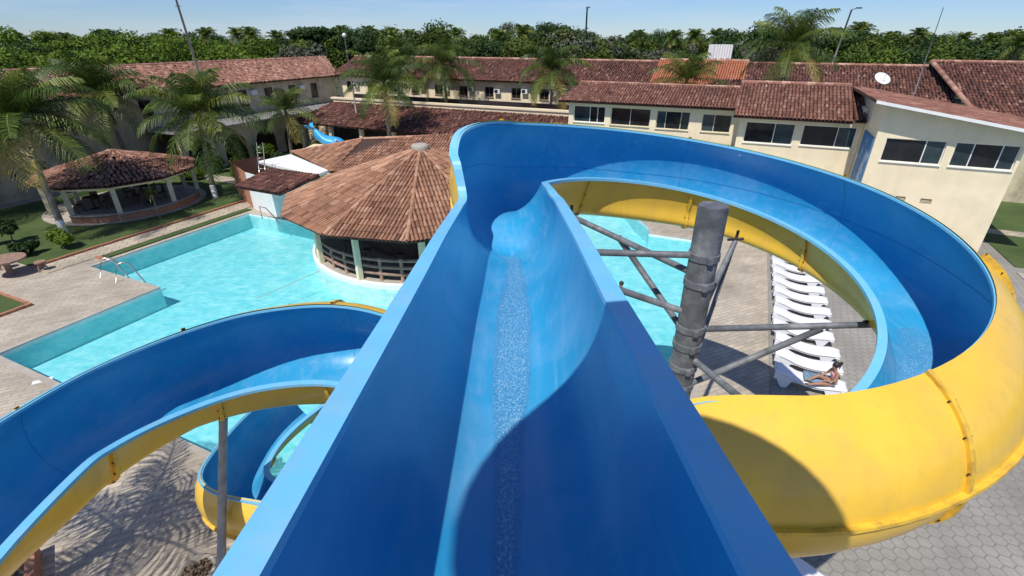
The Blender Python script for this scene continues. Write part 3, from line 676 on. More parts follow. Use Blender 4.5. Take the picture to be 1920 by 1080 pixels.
roofobj(mb, 'roof', 'rest', r2, of)
mb = MB(); tiles(mb, (5.16, 31.9, 5.62), (5.7, 31.9, 5.62), [(5.16, 31.9, 5.62), (5.7, 31.9, 5.62), (5.7, 37.4, 7.1), (5.16, 37.4, 7.1)]); roofobj(mb, 'roof_verge', 'old', r2, of)

r3, of = uwroot('restaurant_hall', 5.76, 29.2, 'big cream hall at right with a sloping tile roof and two dark windows', 'building')
ops = [(6.2, 8.55, 4.2, 5.28), (8.88, 11.18, 4.2, 5.28), (7.35, 7.75, 2.3, 2.6), (8.35, 8.8, 2.35, 2.6)]
def eavez(u): return 6.93-(u-5.3)*.162
# sloping top: the wall is cut to the roof line by thin stepped panels
mb = MB(); wall(mb, 5.76, 11.3, 29.2, 0, 5.75, .22, ops)
N_ = 1; v = [(5.76, 29.2, 5.75), (11.3, 29.2, 5.75), (11.3, 29.2, eavez(11.3)-.05), (5.76, 29.2, eavez(5.76)-.05)]; v += [(a, b+.22, c) for a, b, c in v]
mb.add(v, [(0, 1, 2, 3), (5, 4, 7, 6), (3, 2, 6, 7), (1, 5, 6, 2), (4, 0, 3, 7)])
mb.box(5.76, 29.42, 0, 5.98, 38, 6.75); mb.box(11.2, 29.42, 0, 11.3, 38, 5.85); mb.obj('wall', M['cream'], r3, False, of)
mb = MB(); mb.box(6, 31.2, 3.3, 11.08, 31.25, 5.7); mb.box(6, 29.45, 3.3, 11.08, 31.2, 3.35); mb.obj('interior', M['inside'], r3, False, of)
window(r3, of, *ops[0], 29.2, split=(.68,), panes=['glass', 'glass2']); window(r3, of, *ops[1], 29.2, split=(.3, .74), panes=['glass2', 'glass', 'glass2'])
for o in ops[2:]:
    mb = MB(); mb.box(o[0], 29.28, o[2], o[1], 29.3, o[3]); mb.obj('vent_opening', M['black'], r3, False, of)
    mb = MB()
    for k in range(5): mb.box(o[0]+.02, 29.24, o[2]+.03+k*.055, o[1]-.02, 29.26, o[2]+.05+k*.055)
    mb.obj('vent_grille', M['cream'], r3, False, of)
mb = MB(); P = [(5.25, 28.55, eavez(5.25)), (13.4, 28.55, eavez(13.4)), (13.4, 38.2, eavez(13.4)), (5.25, 38.2, eavez(5.25))]
tiles(mb, P[1], P[2], [P[1], P[2], P[3], P[0]], Lt=.38, amp=.35); roofobj(mb, 'roof', 'rest', r3, of)
mb = MB(); v = []
for u in (5.2, 13.45):
    for (dw, dz) in ((-.06, -.1), (-.06, .03), (.02, .03), (.02, -.1)): v.append((u, 28.52+dw, eavez(u)+dz))
mb.add(v, [(0, 4, 5, 1), (1, 5, 6, 2), (2, 6, 7, 3), (3, 7, 4, 0), (0, 1, 2, 3), (7, 6, 5, 4)]); mb.obj('verge_board', M['white'], r3, False, of)
# painted wall panel on the side wall
def mural_mat():
    m, t, b = nodes('painted_wall_panel'); N = t.nodes.new; K = t.links.new
    tcn = N('ShaderNodeTexCoord'); w_ = N('ShaderNodeTexWave'); w_.inputs['Scale'].default_value = .6; w_.inputs['Distortion'].default_value = 9; w_.inputs['Detail'].default_value = 3
    K(tcn.outputs['Object'], w_.inputs['Vector']); rp = N('ShaderNodeValToRGB'); e = rp.color_ramp.elements
    e[0].color = (.05, .17, .38, 1); e[0].position = .2; e[1].color = (.35, .50, .62, 1); e[1].position = .95; x = e.new(.7); x.color = (.09, .26, .48, 1)
    K(w_.outputs[0], rp.inputs[0]); K(rp.outputs[0], b.inputs['Base Color']); b.inputs['Roughness'].default_value = .7; return m
mb = MB(); mb.box(5.70, 29.35, 1.2, 5.755, 31.9, 5.2); mb.obj('painted_panel', mural_mat(), r3, False, of)

# ---------------------------------------------------------------- back row of two-storey lodgings
def acunit(root, off, u, w, z): 
    mb = MB(); mb.box(u-.3, w-.3, z, u+.3, w-.003, z+.4); mb.box(u-.24, w-.305, z+.05, u+.1, w-.301, z+.35, 1); o = mb.obj('air_conditioner', [M['white'], M['black']], root, False, off)
def lodging(name, u0, u1, w0, wr, ze, zr, key, label, wallm='cream', wins=True, wb=None, front=True):
    r, of = uwroot(name, u0, w0, label, 'building')
    ops = []
    if wins:
        k = u0+1.2
        while k < u1-1.2:
            ops += [(k, k+.95, 4.35, 5.3), (k, k+.95, 1.3, 2.35)]; k += 2.85
    wb = wb or (2*wr-w0)
    mb = MB(); wall(mb, u0, u1, w0, 0, ze, .22, ops); mb.box(u0, w0+.23, 0, u0+.22, wb, ze); mb.box(u1-.22, w0+.23, 0, u1, wb, ze); mb.box(u0+.23, wb-.2, 0, u1-.23, wb, ze)
    for uu in (u0, u1-.22):
        mb.add([(uu, w0, ze), (uu, wb, ze), (uu, wr, zr-.15), (uu+.22, w0, ze), (uu+.22, wb, ze), (uu+.22, wr, zr-.15)], [(0, 2, 1), (3, 4, 5), (0, 3, 5, 2), (1, 2, 5, 4)])
    mb.obj('wall', M[wallm], r, False, of)
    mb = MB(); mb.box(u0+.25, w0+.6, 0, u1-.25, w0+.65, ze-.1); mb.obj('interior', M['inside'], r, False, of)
    for i, o in enumerate(ops):
        window(r, of, *o, w0, split=(.5,), frame='wood', gm='glass', fr=.09)
        if i % 2 == 0: acunit(r, of, o[1]+.5, w0, 4.85 if i % 4 else 4.75)
    mb = MB(); A = (u0-.3, w0-.6, ze-.1); B = (u1+.3, w0-.6, ze-.1)
    tiles(mb, A, B, [A, B, (u1+.3, wr, zr), (u0-.3, wr, zr)], p=.2, Lt=.38, jit=.02); ridge(mb, (u0-.3, wr, zr+.03), (u1+.3, wr, zr+.03), .15)
    A2, B2 = (u1+.3, wb+.6, ze-.1), (u0-.3, wb+.6, ze-.1)
    tiles(mb, A2, B2, [A2, B2, (u0-.3, wr+.02, zr), (u1+.3, wr+.02, zr)], p=.5, Lt=.9)
    roofobj(mb, 'roof', key, r, of); return r, of
lodging('lodging_block', -42, -8.2, 45.4, 49.2, 6.0, 7.6, 'old', 'long cream two-storey lodging with small wooden windows behind the middle palms')
rr, of = uwroot('lodging_annex', -8, 44.8, 'lodging section with a plain bright orange tile roof behind the restaurant', 'building')
mb = MB(); wall(mb, -8, -.9, 44.8, 0, 5.7, .22, []); mb.box(-8, 45.03, 0, -7.78, 53, 5.7); mb.box(-1.1, 45.03, 0, -.9, 53, 5.7); mb.obj('wall', M['cream'], rr, False, of)
mb = MB(); tiles(mb, (-8.05, 42.4, 5.0), (-.8, 42.4, 5.0), [(-8.05, 42.4, 5.0), (-.8, 42.4, 5.0), (-.8, 49.2, 7.75), (-8.05, 49.2, 7.75)], jit=.004); ridge(mb, (-8, 49.25, 7.78), (-.8, 49.25, 7.78), .15)
tiles(mb, (-.8, 54, 5.6), (-8.05, 54, 5.6), [(-.8, 54, 5.6), (-8.05, 54, 5.6), (-8.05, 49.3, 7.75), (-.8, 49.3, 7.75)], p=.5, Lt=.9)
roofobj(mb, 'roof', 'orange', rr, of)
rr, of = uwroot('kitchen_building', -4.5, 40.6, 'low building with aged brown tiles just behind the restaurant roof ridge', 'building')
mb = MB(); wall(mb, -4.5, 3.4, 40.8, 0, 5.4, .2, []); mb.obj('wall', M['creamold'], rr, False, of)
mb = MB(); tiles(mb, (-4.8, 40.6, 5.75), (3.7, 40.6, 5.75), [(-4.8, 40.6, 5.75), (3.7, 40.6, 5.75), (3.2, 43.6, 6.7), (-2.5, 43.6, 6.7)], jit=.03); roofobj(mb, 'roof', 'old', rr, of)
rr, of = lodging('lodging_block', -.5, 12.2, 44.5, 48.9, 5.6, 7.6, 'old', 'two-storey block under mottled brown tiles below the satellite dish', wins=False)
# right-hand big roof
rr, of = uwroot('lodging_wing', 12.6, 40.8, 'broad brown-tiled wing at the right edge beyond the hall roof', 'building')
mb = MB(); wall(mb, 13.5, 34, 41.4, 0, 5.1, .22, []); mb.box(13.5, 41.63, 0, 13.72, 54, 5.1); mb.obj('wall', M['creamold'], rr, False, of)
mb = MB(); tiles(mb, (12.9, 40.8, 5.15), (34.5, 40.8, 5.15), [(12.9, 40.8, 5.15), (34.5, 40.8, 5.15), (34.5, 48.3, 7.95), (11.4, 48.3, 7.95)], jit=.02, p=.2)
ridge(mb, (11.4, 48.35, 7.98), (34.5, 48.35, 7.98), .15); ridge(mb, (11.4, 48.3, 7.97), (12.9, 40.8, 5.2), .15)
tiles(mb, (34.5, 55, 5.4), (11.4, 55, 5.4), [(34.5, 55, 5.4), (11.4, 55, 5.4), (11.4, 48.4, 7.95), (34.5, 48.4, 7.95)], p=.5, Lt=.9)
roofobj(mb, 'roof', 'old', rr, of)
# left wing along w
rr, of = uwroot('lodging_wing', -42.2, 8, 'long shaded lodging wing under faded pinkish tiles behind the left palms', 'building')
ops = [(w_, w_+.95, 3.9, 5.3) for w_ in np.arange(-4.9, 44, 2.9)]
mb = MB(); wall(mb, -8, 45.2, -42.2, 0, 5.95, -.22, ops, axis='w'); mb.box(-50, -8, 0, -42.45, -7.8, 5.95); mb.obj('wall', M['creamold'], rr, False, of)
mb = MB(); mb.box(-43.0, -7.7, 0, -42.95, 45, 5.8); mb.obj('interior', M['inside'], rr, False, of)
for i, o in enumerate(ops):
    window(rr, of, *o, -42.2, th=-.25, axis='w', split=(.5,), frame='wood', fr=.09)
    if i % 2 == 1:
        mb = MB(); mb.box(-42.197, o[1]+.3, 4.8, -41.9, o[1]+.9, 5.2); mb.obj('air_conditioner', M['white'], rr, False, of)
mb = MB(); tiles(mb, (-41.6, -8, 5.85), (-41.6, 49, 5.85), [(-41.6, -8, 5.85), (-41.6, 45.2, 5.85), (-46.8, 49.2, 7.45), (-46.8, -8, 7.45)], p=.2, Lt=.38, jit=.025); ridge(mb, (-46.8, -8, 7.48), (-46.8, 49.2, 7.48), .15)
tiles(mb, (-52, 49, 5.85), (-52, -8, 5.85), [(-52, 49.2, 5.85), (-52, -8, 5.85), (-46.85, -8, 7.45), (-46.85, 49.2, 7.45)], p=.5, Lt=.9)
roofobj(mb, 'roof', 'pinkish', rr, of)
# arcade and flat sheet roof in front of the left wing
rr, of = uwroot('arcade', -41.5, 26, 'low arcade with round arches and a grey sheet roof before the left wing', 'building')
mb = MB()
w0, w1, uu = 24., 44.5, -38.6
cs = np.arange(25.6, 44, 3.1); zt = 3.1
prev = w0
for c in cs:   # arch openings: pier strips plus an arched spandrel
    mb.box(uu-.2, prev, 0, uu, c-1.1, zt); n = 14; v = []
    for i in range(n+1):
        a = pi*i/n; y, z = c-1.1*cos(a), 1.3+1.1*sin(a)
        v += [(uu, y, z), (uu, y, zt), (uu-.2, y, z), (uu-.2, y, zt)]
    mb.add(v, [q for i in range(n) for q in ((4*i, 4*i+4, 4*i+5, 4*i+1), (4*i+2, 4*i+3, 4*i+7, 4*i+6), (4*i, 4*i+2, 4*i+6, 4*i+4))]); prev = c+1.1
mb.box(uu-.2, prev, 0, uu, w1, zt); mb.obj('wall', M['creamold'], rr, False, of)
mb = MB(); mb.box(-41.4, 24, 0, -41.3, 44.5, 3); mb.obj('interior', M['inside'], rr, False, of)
mb = MB(); mb.box(-42.1, 23.6, 3.12, -37.9, 45.2, 3.24); 
for w_ in np.arange(23.8, 45, .9): mb.box(-42.05, w_, 3.245, -37.95, w_+.1, 3.29)
mb.obj('roof', M['metalroof'], rr, False, of)

# porch with brown lean-to roof, white parapet, flat strip behind
rr, of = uwroot('porch', -36.5, 34.5, 'open porch with a dark brown tile lean-to roof behind the round bar', 'building')
mb = MB(); z0, z1 = 2.75, 4.05
tiles(mb, (-37.3, 33.6, z0), (-12.5, 33.6, z0), [(-37.3, 33.6, z0), (-12.0, 33.6, z0), (-12.0, 38.1, z1), (-36.2, 38.1, z1)], jit=.03); roofobj(mb, 'roof', 'old', rr, of)
mb = MB(); mb.box(-36.2, 38.15, 0, -12, 38.4, 4.35); mb.box(-36.4, 38.05, 4.353, -11.9, 38.5, 4.5); mb.obj('parapet', M['cream'], rr, False, of)
mb = MB(); mb.box(-36.2, 38.55, 4.0, -12, 41.0, 4.1); mb.box(-36.2, 41.05, 3.9, -12, 41.2, 4.55, 1); mb.obj('flat_roof', [M['brick'], M['black']], rr, False, of)
for u in np.arange(-36.6, -12, 3.4):
    mb = MB(); mb.box(u-.15, 34.0, 0, u+.15, 34.3, 2.7); mb.obj('post', M['beige'], rr, False, of)
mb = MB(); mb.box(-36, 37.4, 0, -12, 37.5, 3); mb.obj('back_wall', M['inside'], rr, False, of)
mb = MB(); mb.box(-37.5, 37.0, 0, -36.2, 37.3, 2.6); mb.box(-38.5, 36.0, 0, -36.8, 36.3, 2.4); mb.obj('side_wall', M['cream'], rr, False, of)

# ---------------------------------------------------------------- round pool bar
BU, BW = -14.2, 20.3; bc = L(BU, BW)
bar = empty('pool_bar', bc, 0, 'round poolside bar under a twelve-sided terracotta tile cone roof', 'bar pavilion')
mb = MB(); mb.lathe([(5.74, -.95), (5.74, .1), (5.62, .15)], 64); mb.lathe([(5.62, .15), (0.01, .16)], 64, mi=1); mb.obj('deck', [M['white'], M['concrete']], bar)
ra = 6.75; zc, ze = 4.72, 2.5; cor = [(ra*cos(R(243.5+30*k)), ra*sin(R(243.5+30*k)), ze) for k in range(12)]; ap = (0, 0, zc)
mb = MB()
for k in range(12): tiles(mb, cor[k], cor[(k+1) % 12], [cor[k], cor[(k+1) % 12], ap], p=.165, Lt=.40, jit=.006)
for k in range(12): ridge(mb, np.array(cor[k])*1.0+np.array([0, 0, .05]), (0, 0, zc+.05), .085)
rf = mb.obj('roof', [TILE['bar'], M['roofbase'], TILE['bar']], bar)
mb = MB(); mb.lathe([(.42, zc-.05), (.44, zc+.12), (.36, zc+.2), (.1, zc+.24), (.01, zc+.25)], 20); mb.obj('cap', M['concrete'], rf, True)
for k in range(12):
    a = R(243.5+30*k+4); mb = MB(); mb.tube((5.58*cos(a), 5.58*sin(a), .1), (5.58*cos(a), 5.58*sin(a), 2.8), .15, n=4); mb.obj('post', M['cream'], bar)
for k in range(12):
    a0, a1 = R(243.5+30*k+4), R(243.5+30*k+34)
    if 30 < math.degrees(a0) % 360 < 150: continue
    mb = MB()
    for z in (.3, .62, .95):
        pts = [(5.4*cos(a), 5.4*sin(a), .16+z) for a in np.linspace(a0, a1, 7)]; mb.tube(pts[0], pts[-1], .08, n=8, mid=pts[1:-1])
    for a in np.linspace(a0, a1, 4)[1:-1]: mb.tube((5.4*cos(a), 5.4*sin(a), .16), (5.4*cos(a), 5.4*sin(a), 1.2), .075, n=8)
    mb.obj('railing', M['log'], bar, True)
mb = MB(); mb.lathe([(3.0, .16), (3.0, 1.2), (3.25, 1.22), (3.25, 1.28), (2.6, 1.28), (2.6, .16)], 40); mb.obj('counter', M['wood'], bar)
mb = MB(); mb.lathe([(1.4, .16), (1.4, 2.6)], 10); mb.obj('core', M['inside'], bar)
for k in range(5):
    a = R(215+k*24); x, y = 4.2*cos(a), 4.2*sin(a); p = bc+Vector((x, y, .16))
    st = empty('bar_stool', p, 0, ['wooden stool in the dim bar beside the left-hand post', 'wooden stool in the dim bar right of the left-hand post', 'wooden stool in the middle of the dim bar front', 'wooden stool in the dim bar left of the second post', 'wooden stool in the dim bar right of the second post'][k], 'stool', 'stools inside the round bar')
    mb = MB(); mb.tube((0, 0, .7), (0, 0, .76), .19, n=16); mb.obj('seat', M['wood'], st)
    for q in range(4):
        b_ = pi/4+q*pi/2; mb = MB(); mb.tube((.2*cos(b_), .2*sin(b_), 0), (.12*cos(b_), .12*sin(b_), .7), .022, n=6); mb.obj('leg', M['wood'], st)

# bar annex behind: gabled tile roofs, white slab, small hut
def Wp(u, w, z): return tuple(L(u, w, z))
an = empty('bar_annex', L(-19, 27), 0, 'tile-roofed annex joined behind the round bar, with a white slab at its left', 'building')
off = tuple(L(-19, 27)); 
import sys
f_ = 920.; th_ = R(27)
def at(x, y, z):   # ground point on the level z seen along a measured direction (used once, at build time, to read off survey points)
    v = (540-y)/f_; d = Vector(((x-960)/f_, cos(th_)+v*sin(th_), -sin(th_)+v*cos(th_))); t = (z-H)/d.z; return (d.x*t, d.y*t, z)
a1, a2, a3, a4, a5 = at(547, 285, 2.9), at(683, 260, 3.9), at(815, 255, 4.0), at(870, 256, 4.0), at(620, 322, 2.6)
mb = MB()
tiles(mb, a5, (a5[0]+8, a5[1]-2.5, a5[2]), [a5, (a5[0]+9, a5[1]-2.0, 2.6), (a3[0], a3[1], 4.0), a2], p=.18)
tiles(mb, a1, a5, [a1, a5, a2], p=.18)
tiles(mb, (a5[0]+9, a5[1]-2.0, 2.6), (a4[0]+6, a4[1]-6, 2.6), [(a5[0]+9, a5[1]-2.0, 2.6), (a4[0]+6, a4[1]-7, 2.6), (a4[0]+4, a4[1]-1.5, 4.0), (a3[0], a3[1], 4.0)], p=.18)
ridge(mb, a2, a3, .1); ridge(mb, a1, a2, .1)
mb.obj('roof', [TILE['bar'], M['roofbase'], TILE['bar']], an, False, off)
b1, b2, b3, b4 = at(484, 302, 2.75), at(545, 289, 2.85), at(615, 319, 2.75), at(592, 328, 2.6)
mb = MB(); V = [b1, b2, b3, b4]; mb.add([(*p[:2], p[2]-.15) for p in V]+V, [(3, 2, 1, 0), (4, 5, 6, 7), (0, 1, 5, 4), (1, 2, 6, 5), (2, 3, 7, 6), (3, 0, 4, 7)]); mb.obj('white_slab', M['white'], an, False, off)
mb = MB(); q = [at(500, 308, 2.6), at(590, 327, 2.5), (a5[0]+8.5, a5[1]-1, 0), (a4[0]+5, a4[1]-4, 0), (a4[0]+3, a4[1]-2, 0), at(690, 266, 2.6), at(560, 292, 2.6)]
mb.strip([p[:2] for p in q], 0, 2.58); mb.obj('wall', M['cream'], an, False, off)
ht = empty('pool_hut', L(-26, 21), 0, 'little hut with tiled roof, white wall and brick corner at the pool end', 'hut'); off = tuple(L(-26, 21))
c1, c2, c3, c4 = at(441, 350, 2.35), at(524, 364, 2.35), at(600, 329, 2.8), at(505, 315, 2.85)
mb = MB(); tiles(mb, c1, c2, [c1, c2, c3, c4], p=.22); mb.obj('roof', [TILE['old'], M['roofbase'], TILE['old']], ht, False, off)
q1 = L(-27.1, 20.3); q0 = L(-29.3, 21.6)
w1_, w2_, w3_ = at(476, 391, 0), at(527, 410, 0), at(448, 366, 0)
mb = MB(); mb.strip([w1_[:2], w2_[:2], (w2_[0]+2.5, w2_[1]+1)], -.9, 2.3, closed=False); mb.obj('white_wall', M['white'], ht, False, off)
mb = MB(); mb.strip([w3_[:2], w1_[:2]], 0, 2.3, closed=False); mb.strip([(w3_[0]+1.5, w3_[1]+1.5), w3_[:2]], 0, 2.3, closed=False); mb.obj('brick_wall', M['brick'], ht, False, off)
# ladder leaning on the hut roof
ld = empty('metal_ladder', at(490, 318, 2.6), 0, 'short metal ladder standing up at the white slab', 'ladder')
mb = MB()
for s in (-.18, .18): mb.tube((s, 0, -.3), (s+.1, .3, 1.5), .025, n=6)
for k in range(5): mb.tube((-.18+.02*k, .05*k, .05+.3*k), (.18+.02*k, .05*k, .05+.3*k), .018, n=6)
mb.obj('rails_and_rungs', M['chrome'], ld, True)
ld['label'] = 'short metal ladder standing beside the white slab behind the pool hut'
# stainless handrail at the bar's pool side
hr = empty('pool_handrail', at(508, 410, 0), 0, 'bent steel handrail at the pool edge by the bar', 'handrail')
mb = MB(); mb.tube((-.5, 0, 0), (.9, -.9, 0), .03, n=8, mid=[(-.5, 0, .75), (0, -.3, .75), (.6, -.7, .3)]); mb.obj('rail', M['chrome'], hr, True)

# ---------------------------------------------------------------- gazebo
gz = empty('gazebo', (-24.5, 30.5, 0), 0, 'low round gazebo with a tiled roof on the lawn behind the left palms', 'gazebo')
rg, n = 4.25, 10; cor = [(rg*cos(2*pi*k/n+.2), rg*sin(2*pi*k/n+.2), 2.15) for k in range(n)]
mb = MB()
for k in range(n): tiles(mb, cor[k], cor[(k+1) % n], [cor[k], cor[(k+1) % n], (0, 0, 3.35)], p=.25, jit=.03)
for k in range(n): ridge(mb, cor[k], (0, 0, 3.4), .09)
mb.obj('roof', [TILE['pinkish'], M['roofbase'], TILE['old']], gz)
for (x, y) in ((-25, 26.75), (-22.6, 27.2), (-20.9, 29.5), (-21.0, 32.2), (-23, 34), (-26.5, 33.7), (-28.2, 31), (-27.6, 28.2)):
    mb = MB(); mb.tube((x+24.5, y-30.5, 0), (x+24.5, y-30.5, 2.25), .17, n=4); mb.obj('post', M['beige'], gz)
mb = MB(); mb.lathe([(3.75, .02), (3.75, .42), (3.95, .42), (3.95, .02)], 40, a0=R(-98), a1=R(40)); mb.obj('bench_wall', M['brick'], gz)
mb = MB(); mb.lathe([(3.7, .46), (4.0, .46), (4.0, .52), (3.7, .52), (3.7, .46)], 40, a0=R(-98), a1=R(40)); mb.obj('bench_top', M['concrete'], gz)
mb = MB(); mb.lathe([(3.72, 1.93), (3.9, 1.93), (3.9, 2.12), (3.72, 2.12), (3.72, 1.93)], 40); mb.obj('lintel', M['cream'], gz)
mb = MB(); mb.lathe([(4.3, .07), (4.3, .09), (.01, .09)], 40); mb.obj('floor', M['concrete'], gz)
for i, (x, y) in enumerate(((-1.3, -1.2), (1.2, .2), (-.2, 1.6))):
    t = empty('cafe_table', (-24.5+x, 30.5+y, .09), 0, ['dark table in the gazebo nearest its front left opening', 'dark table in the gazebo by the right-hand posts', 'dark table at the back of the gazebo'][i], 'table', 'tables inside the gazebo')
    mb = MB(); mb.tube((0, 0, .72), (0, 0, .76), .45, n=20); mb.obj('tabletop', M['wood'], t); mb = MB(); mb.tube((0, 0, 0), (0, 0, .72), .05, n=8); mb.tube((0, 0, 0), (0, 0, .03), .25, n=12); mb.obj('pedestal', M['black'], t)
    for k in range(3):
        a = k*2.1+i; c = empty('cafe_chair', (-24.5+x+.75*cos(a), 30.5+y+.75*sin(a), .09), a-pi/2, 'chair %s of the %s gazebo table' % (['right', 'behind left', 'near left'][k], ['front', 'right-hand', 'rear'][i]), 'chair', 'chairs inside the gazebo')
        mb = MB(); mb.box(-.2, -.2, .43, .2, .2, .46); mb.obj('seat', M['wood'], c); mb = MB(); mb.box(-.2, .18, .463, .2, .21, .85); mb.obj('backrest', M['wood'], c)
        for sx in (-.17, .17):
            for sy in (-.17, .17): mb = MB(); mb.box(sx-.02, sy-.02, 0, sx+.02, sy+.02, .43); mb.obj('leg', M['wood'], c)

# ================================================================ VEGETATION
def palm_proto(name, h, lean, nf, fl, seed, leafl=.55, droop=1., pairs=40, trunk_r=.14, nuts=True, lw=.85):
    rg_ = np.random.default_rng(seed); root = empty(name, (0, 0, 0), 0, 'x', 'palm tree')
    pts = [Vector((lean[0]*(t**1.6), lean[1]*(t**1.6), h*t)) for t in np.linspace(0, 1, 9)]
    mb = MB(); mb.tube(pts[0]-Vector((0, 0, .1)), pts[-1], trunk_r*1.25, trunk_r*.7, n=10, mid=pts[1:-1])
    for i in range(1, 26):   # leaf-scar rings
        t = i/26; p = Vector((lean[0]*(t**1.6), lean[1]*(t**1.6), h*t)); r_ = trunk_r*(1.25-.55*t)
        mb.lathe([(r_*1.0, p.z-.02), (r_*1.1, p.z), (r_*1.0, p.z+.02)], 10, (p.x, p.y))
    mb.obj('trunk', M['trunk'], root, True)
    top = np.array(pts[-1]); V = []; Rn = []
    for k in range(nf):
        az = 2*pi*(k*.381966)+rg_.uniform(-.2, .2); age = (k+.5)/nf; el = R(86-116*age**1.15+rg_.uniform(-8, 8)); ln = fl*rg_.uniform(.85, 1.1)*(.72+.28*min(1, age*2.5))
        d = np.array([cos(az), sin(az), 0]); side = np.array([-sin(az), cos(az), 0])
        p = top.copy(); a = el; pr = []; steps = 14; tw_ = rg_.uniform(-.5, .5)
        for s_ in range(steps+1):
            pr.append((p.copy(), a)); p = p+(d*cos(a)+np.array([0, 0, sin(a)]))*ln/steps; a -= (R(2.6)+R(5.6)*s_/steps)*droop*(1 if a > -1.35 else .1)
        base = rg_.beta(2, 2.8)*.85+.05
        if age > .9 and rg_.random() < .6: base = .97
        for s_ in range(steps):   # rachis as a narrow ribbon
            (p0, _), (p1, _) = pr[s_], pr[s_+1]; w0_ = .035*(1-s_/steps)+.008; u_ = side*w0_
            V += [p0-u_, p0+u_, p1+u_, p1-u_]; Rn.append(min(1, base+.3))
        for j in range(pairs):
            t = .10+.9*j/pairs; x = t*steps; i_ = min(int(x), steps-1); fr_ = x-i_; p0 = pr[i_][0]*(1-fr_)+pr[i_+1][0]*fr_; aa = pr[i_][1]
            fd = d*cos(aa)+np.array([0, 0, sin(aa)]); up = -d*sin(aa)+np.array([0, 0, cos(aa)])
            ll = leafl*(fl/3.2)*(.35+1.05*sin(pi*min(1, t*.93+.07))**.7)*1.15
            for sg in (-1, 1):
                sd_ = side*sg*cos(tw_*.6)+up*sin(tw_)*sg*.5
                dr = sd_*.78+fd*(.42+.2*t)+up*.12+rg_.normal(0, .06, 3); dr /= np.linalg.norm(dr)
                dr2 = dr*.9+np.array([0, 0, -.95*droop])+rg_.normal(0, .06, 3); dr2 /= np.linalg.norm(dr2)
                w_ = fd*.026*(fl/3.2)*lw; m_ = p0+dr*ll*.5; e_ = m_+dr2*ll*.62
                V += [p0-w_*.8, p0+w_*.8, m_+w_, m_-w_]; Rn.append(np.clip(base+rg_.normal(0, .08), 0, 1))
                V += [m_-w_, m_+w_, e_+w_*.15, e_-w_*.15]; Rn.append(np.clip(base+.05+rg_.normal(0, .08), 0, 1))
    V = np.array(V); F = np.arange(len(V)).reshape(-1, 4); fastmesh('crown', V, F, Rn, M['palm'], root)
    if nuts:
        mb = MB()
        for k in range(7): a = k*.9; mb.sphere((top[0]+.22*cos(a), top[1]+.22*sin(a), top[2]-.22-.06*(k % 3)), .11, 8, 6, (1, 1, 1.2))
        mb.obj('coconuts', mat('green_coconut', (.16, .2, .05), .5), root, True)
    return root
def place(proto, x, y, h, rz, label, sc=1., first=False, group='coconut palms in the resort grounds'):
    if first: o = proto; o.location = (x, y, 0); o.rotation_euler = (0, 0, rz); o.scale = (sc,)*3; o['label'] = label; o['group'] = group; return o
    return dup(proto, (x, y, 0), rz, label, sc, group)
# near palms are each built with their own height and lean
def palm(x, y, h, lean, fl, seed, label, nf=24, droop=1., **k):
    r = palm_proto('coconut_palm', h, lean, nf, fl*1.28, seed, droop=droop, **k); r.location = (x, y, 0); r['label'] = label; r['group'] = 'coconut palms in the resort grounds'; return r
palm(-24.0, 24.8, 5.9, (.1, .1), 3.3, 1, 'tall palm with a white-painted trunk base at the far left edge', nf=32, droop=1.05, pairs=44)
palm(-28.6, 37, 6.0, (-.8, .3), 3.2, 2, 'dense palm rising behind the tiled gazebo roof', nf=32, droop=1.05, pairs=42)
palm(-19.7, 31.8, 5.2, (.3, .1), 3.2, 3, 'wide palm standing on the lawn between gazebo and pool hut', nf=32, droop=1.05, pairs=42)
palm(-31.5, 26.5, 4.4, (0, .3), 3.0, 21, 'palm cut by the left picture edge behind the tall palm', nf=26, droop=1.15)
palm(-20.0, 45.3, 3.7, (.2, 0), 2.5, 4, 'small young palm just left of the blue whale figure', nf=20, nuts=False)
palm(-9.7, 40, 6.4, (0, .1), 3.0, 5, 'slender palm in front of the brown porch roof', nf=24)
palm(-10.4, 47, 7.1, (.5, 0), 2.8, 6, 'palm half hidden behind the slender porch palm', nf=24)
palm(-6.0, 47.6, 7.3, (0, 0), 3.0, 7, 'drooping palm right of the porch palms before the cream lodging', nf=26, droop=1.3)
palm(3.3, 44, 7.0, (0, 0), 2.8, 8, 'full palm rising behind the left end of the restaurant', nf=26, droop=1.25)
palm(12.8, 39.6, 6.6, (.2, 0), 2.7, 9, 'low palm crown above the restaurant roof before the orange tiles', nf=20)
palm(18.6, 36.6, 9.0, (.2, .1), 2.9, 10, 'tallest palm behind the restaurant ridge near the white tank', nf=26)
palm(-34, 33, 3.9, (.2, 0), 2.4, 22, 'palm at the left edge in front of the shaded wing wall', nf=24)
palm(-30.5, 42.5, 4.2, (-.2, 0), 2.4, 23, 'palm between the dense palm and the arcade', nf=22)
palm(-10.4, 3.7, 5.8, (.3, .2), 2.6, 11, 'palm beside the left slide curve throwing its shadow on the paving', nf=13)
# white trunk paint on three trunks is part of the trunk
for o in [o for o in bpy.data.objects if o.name.startswith('coconut_palm')][:3]:
    mb = MB(); mb.lathe([(.185, 0), (.175, .9), (.17, .92)], 14); mb.obj('painted_trunk_base', M['white'], o, True)

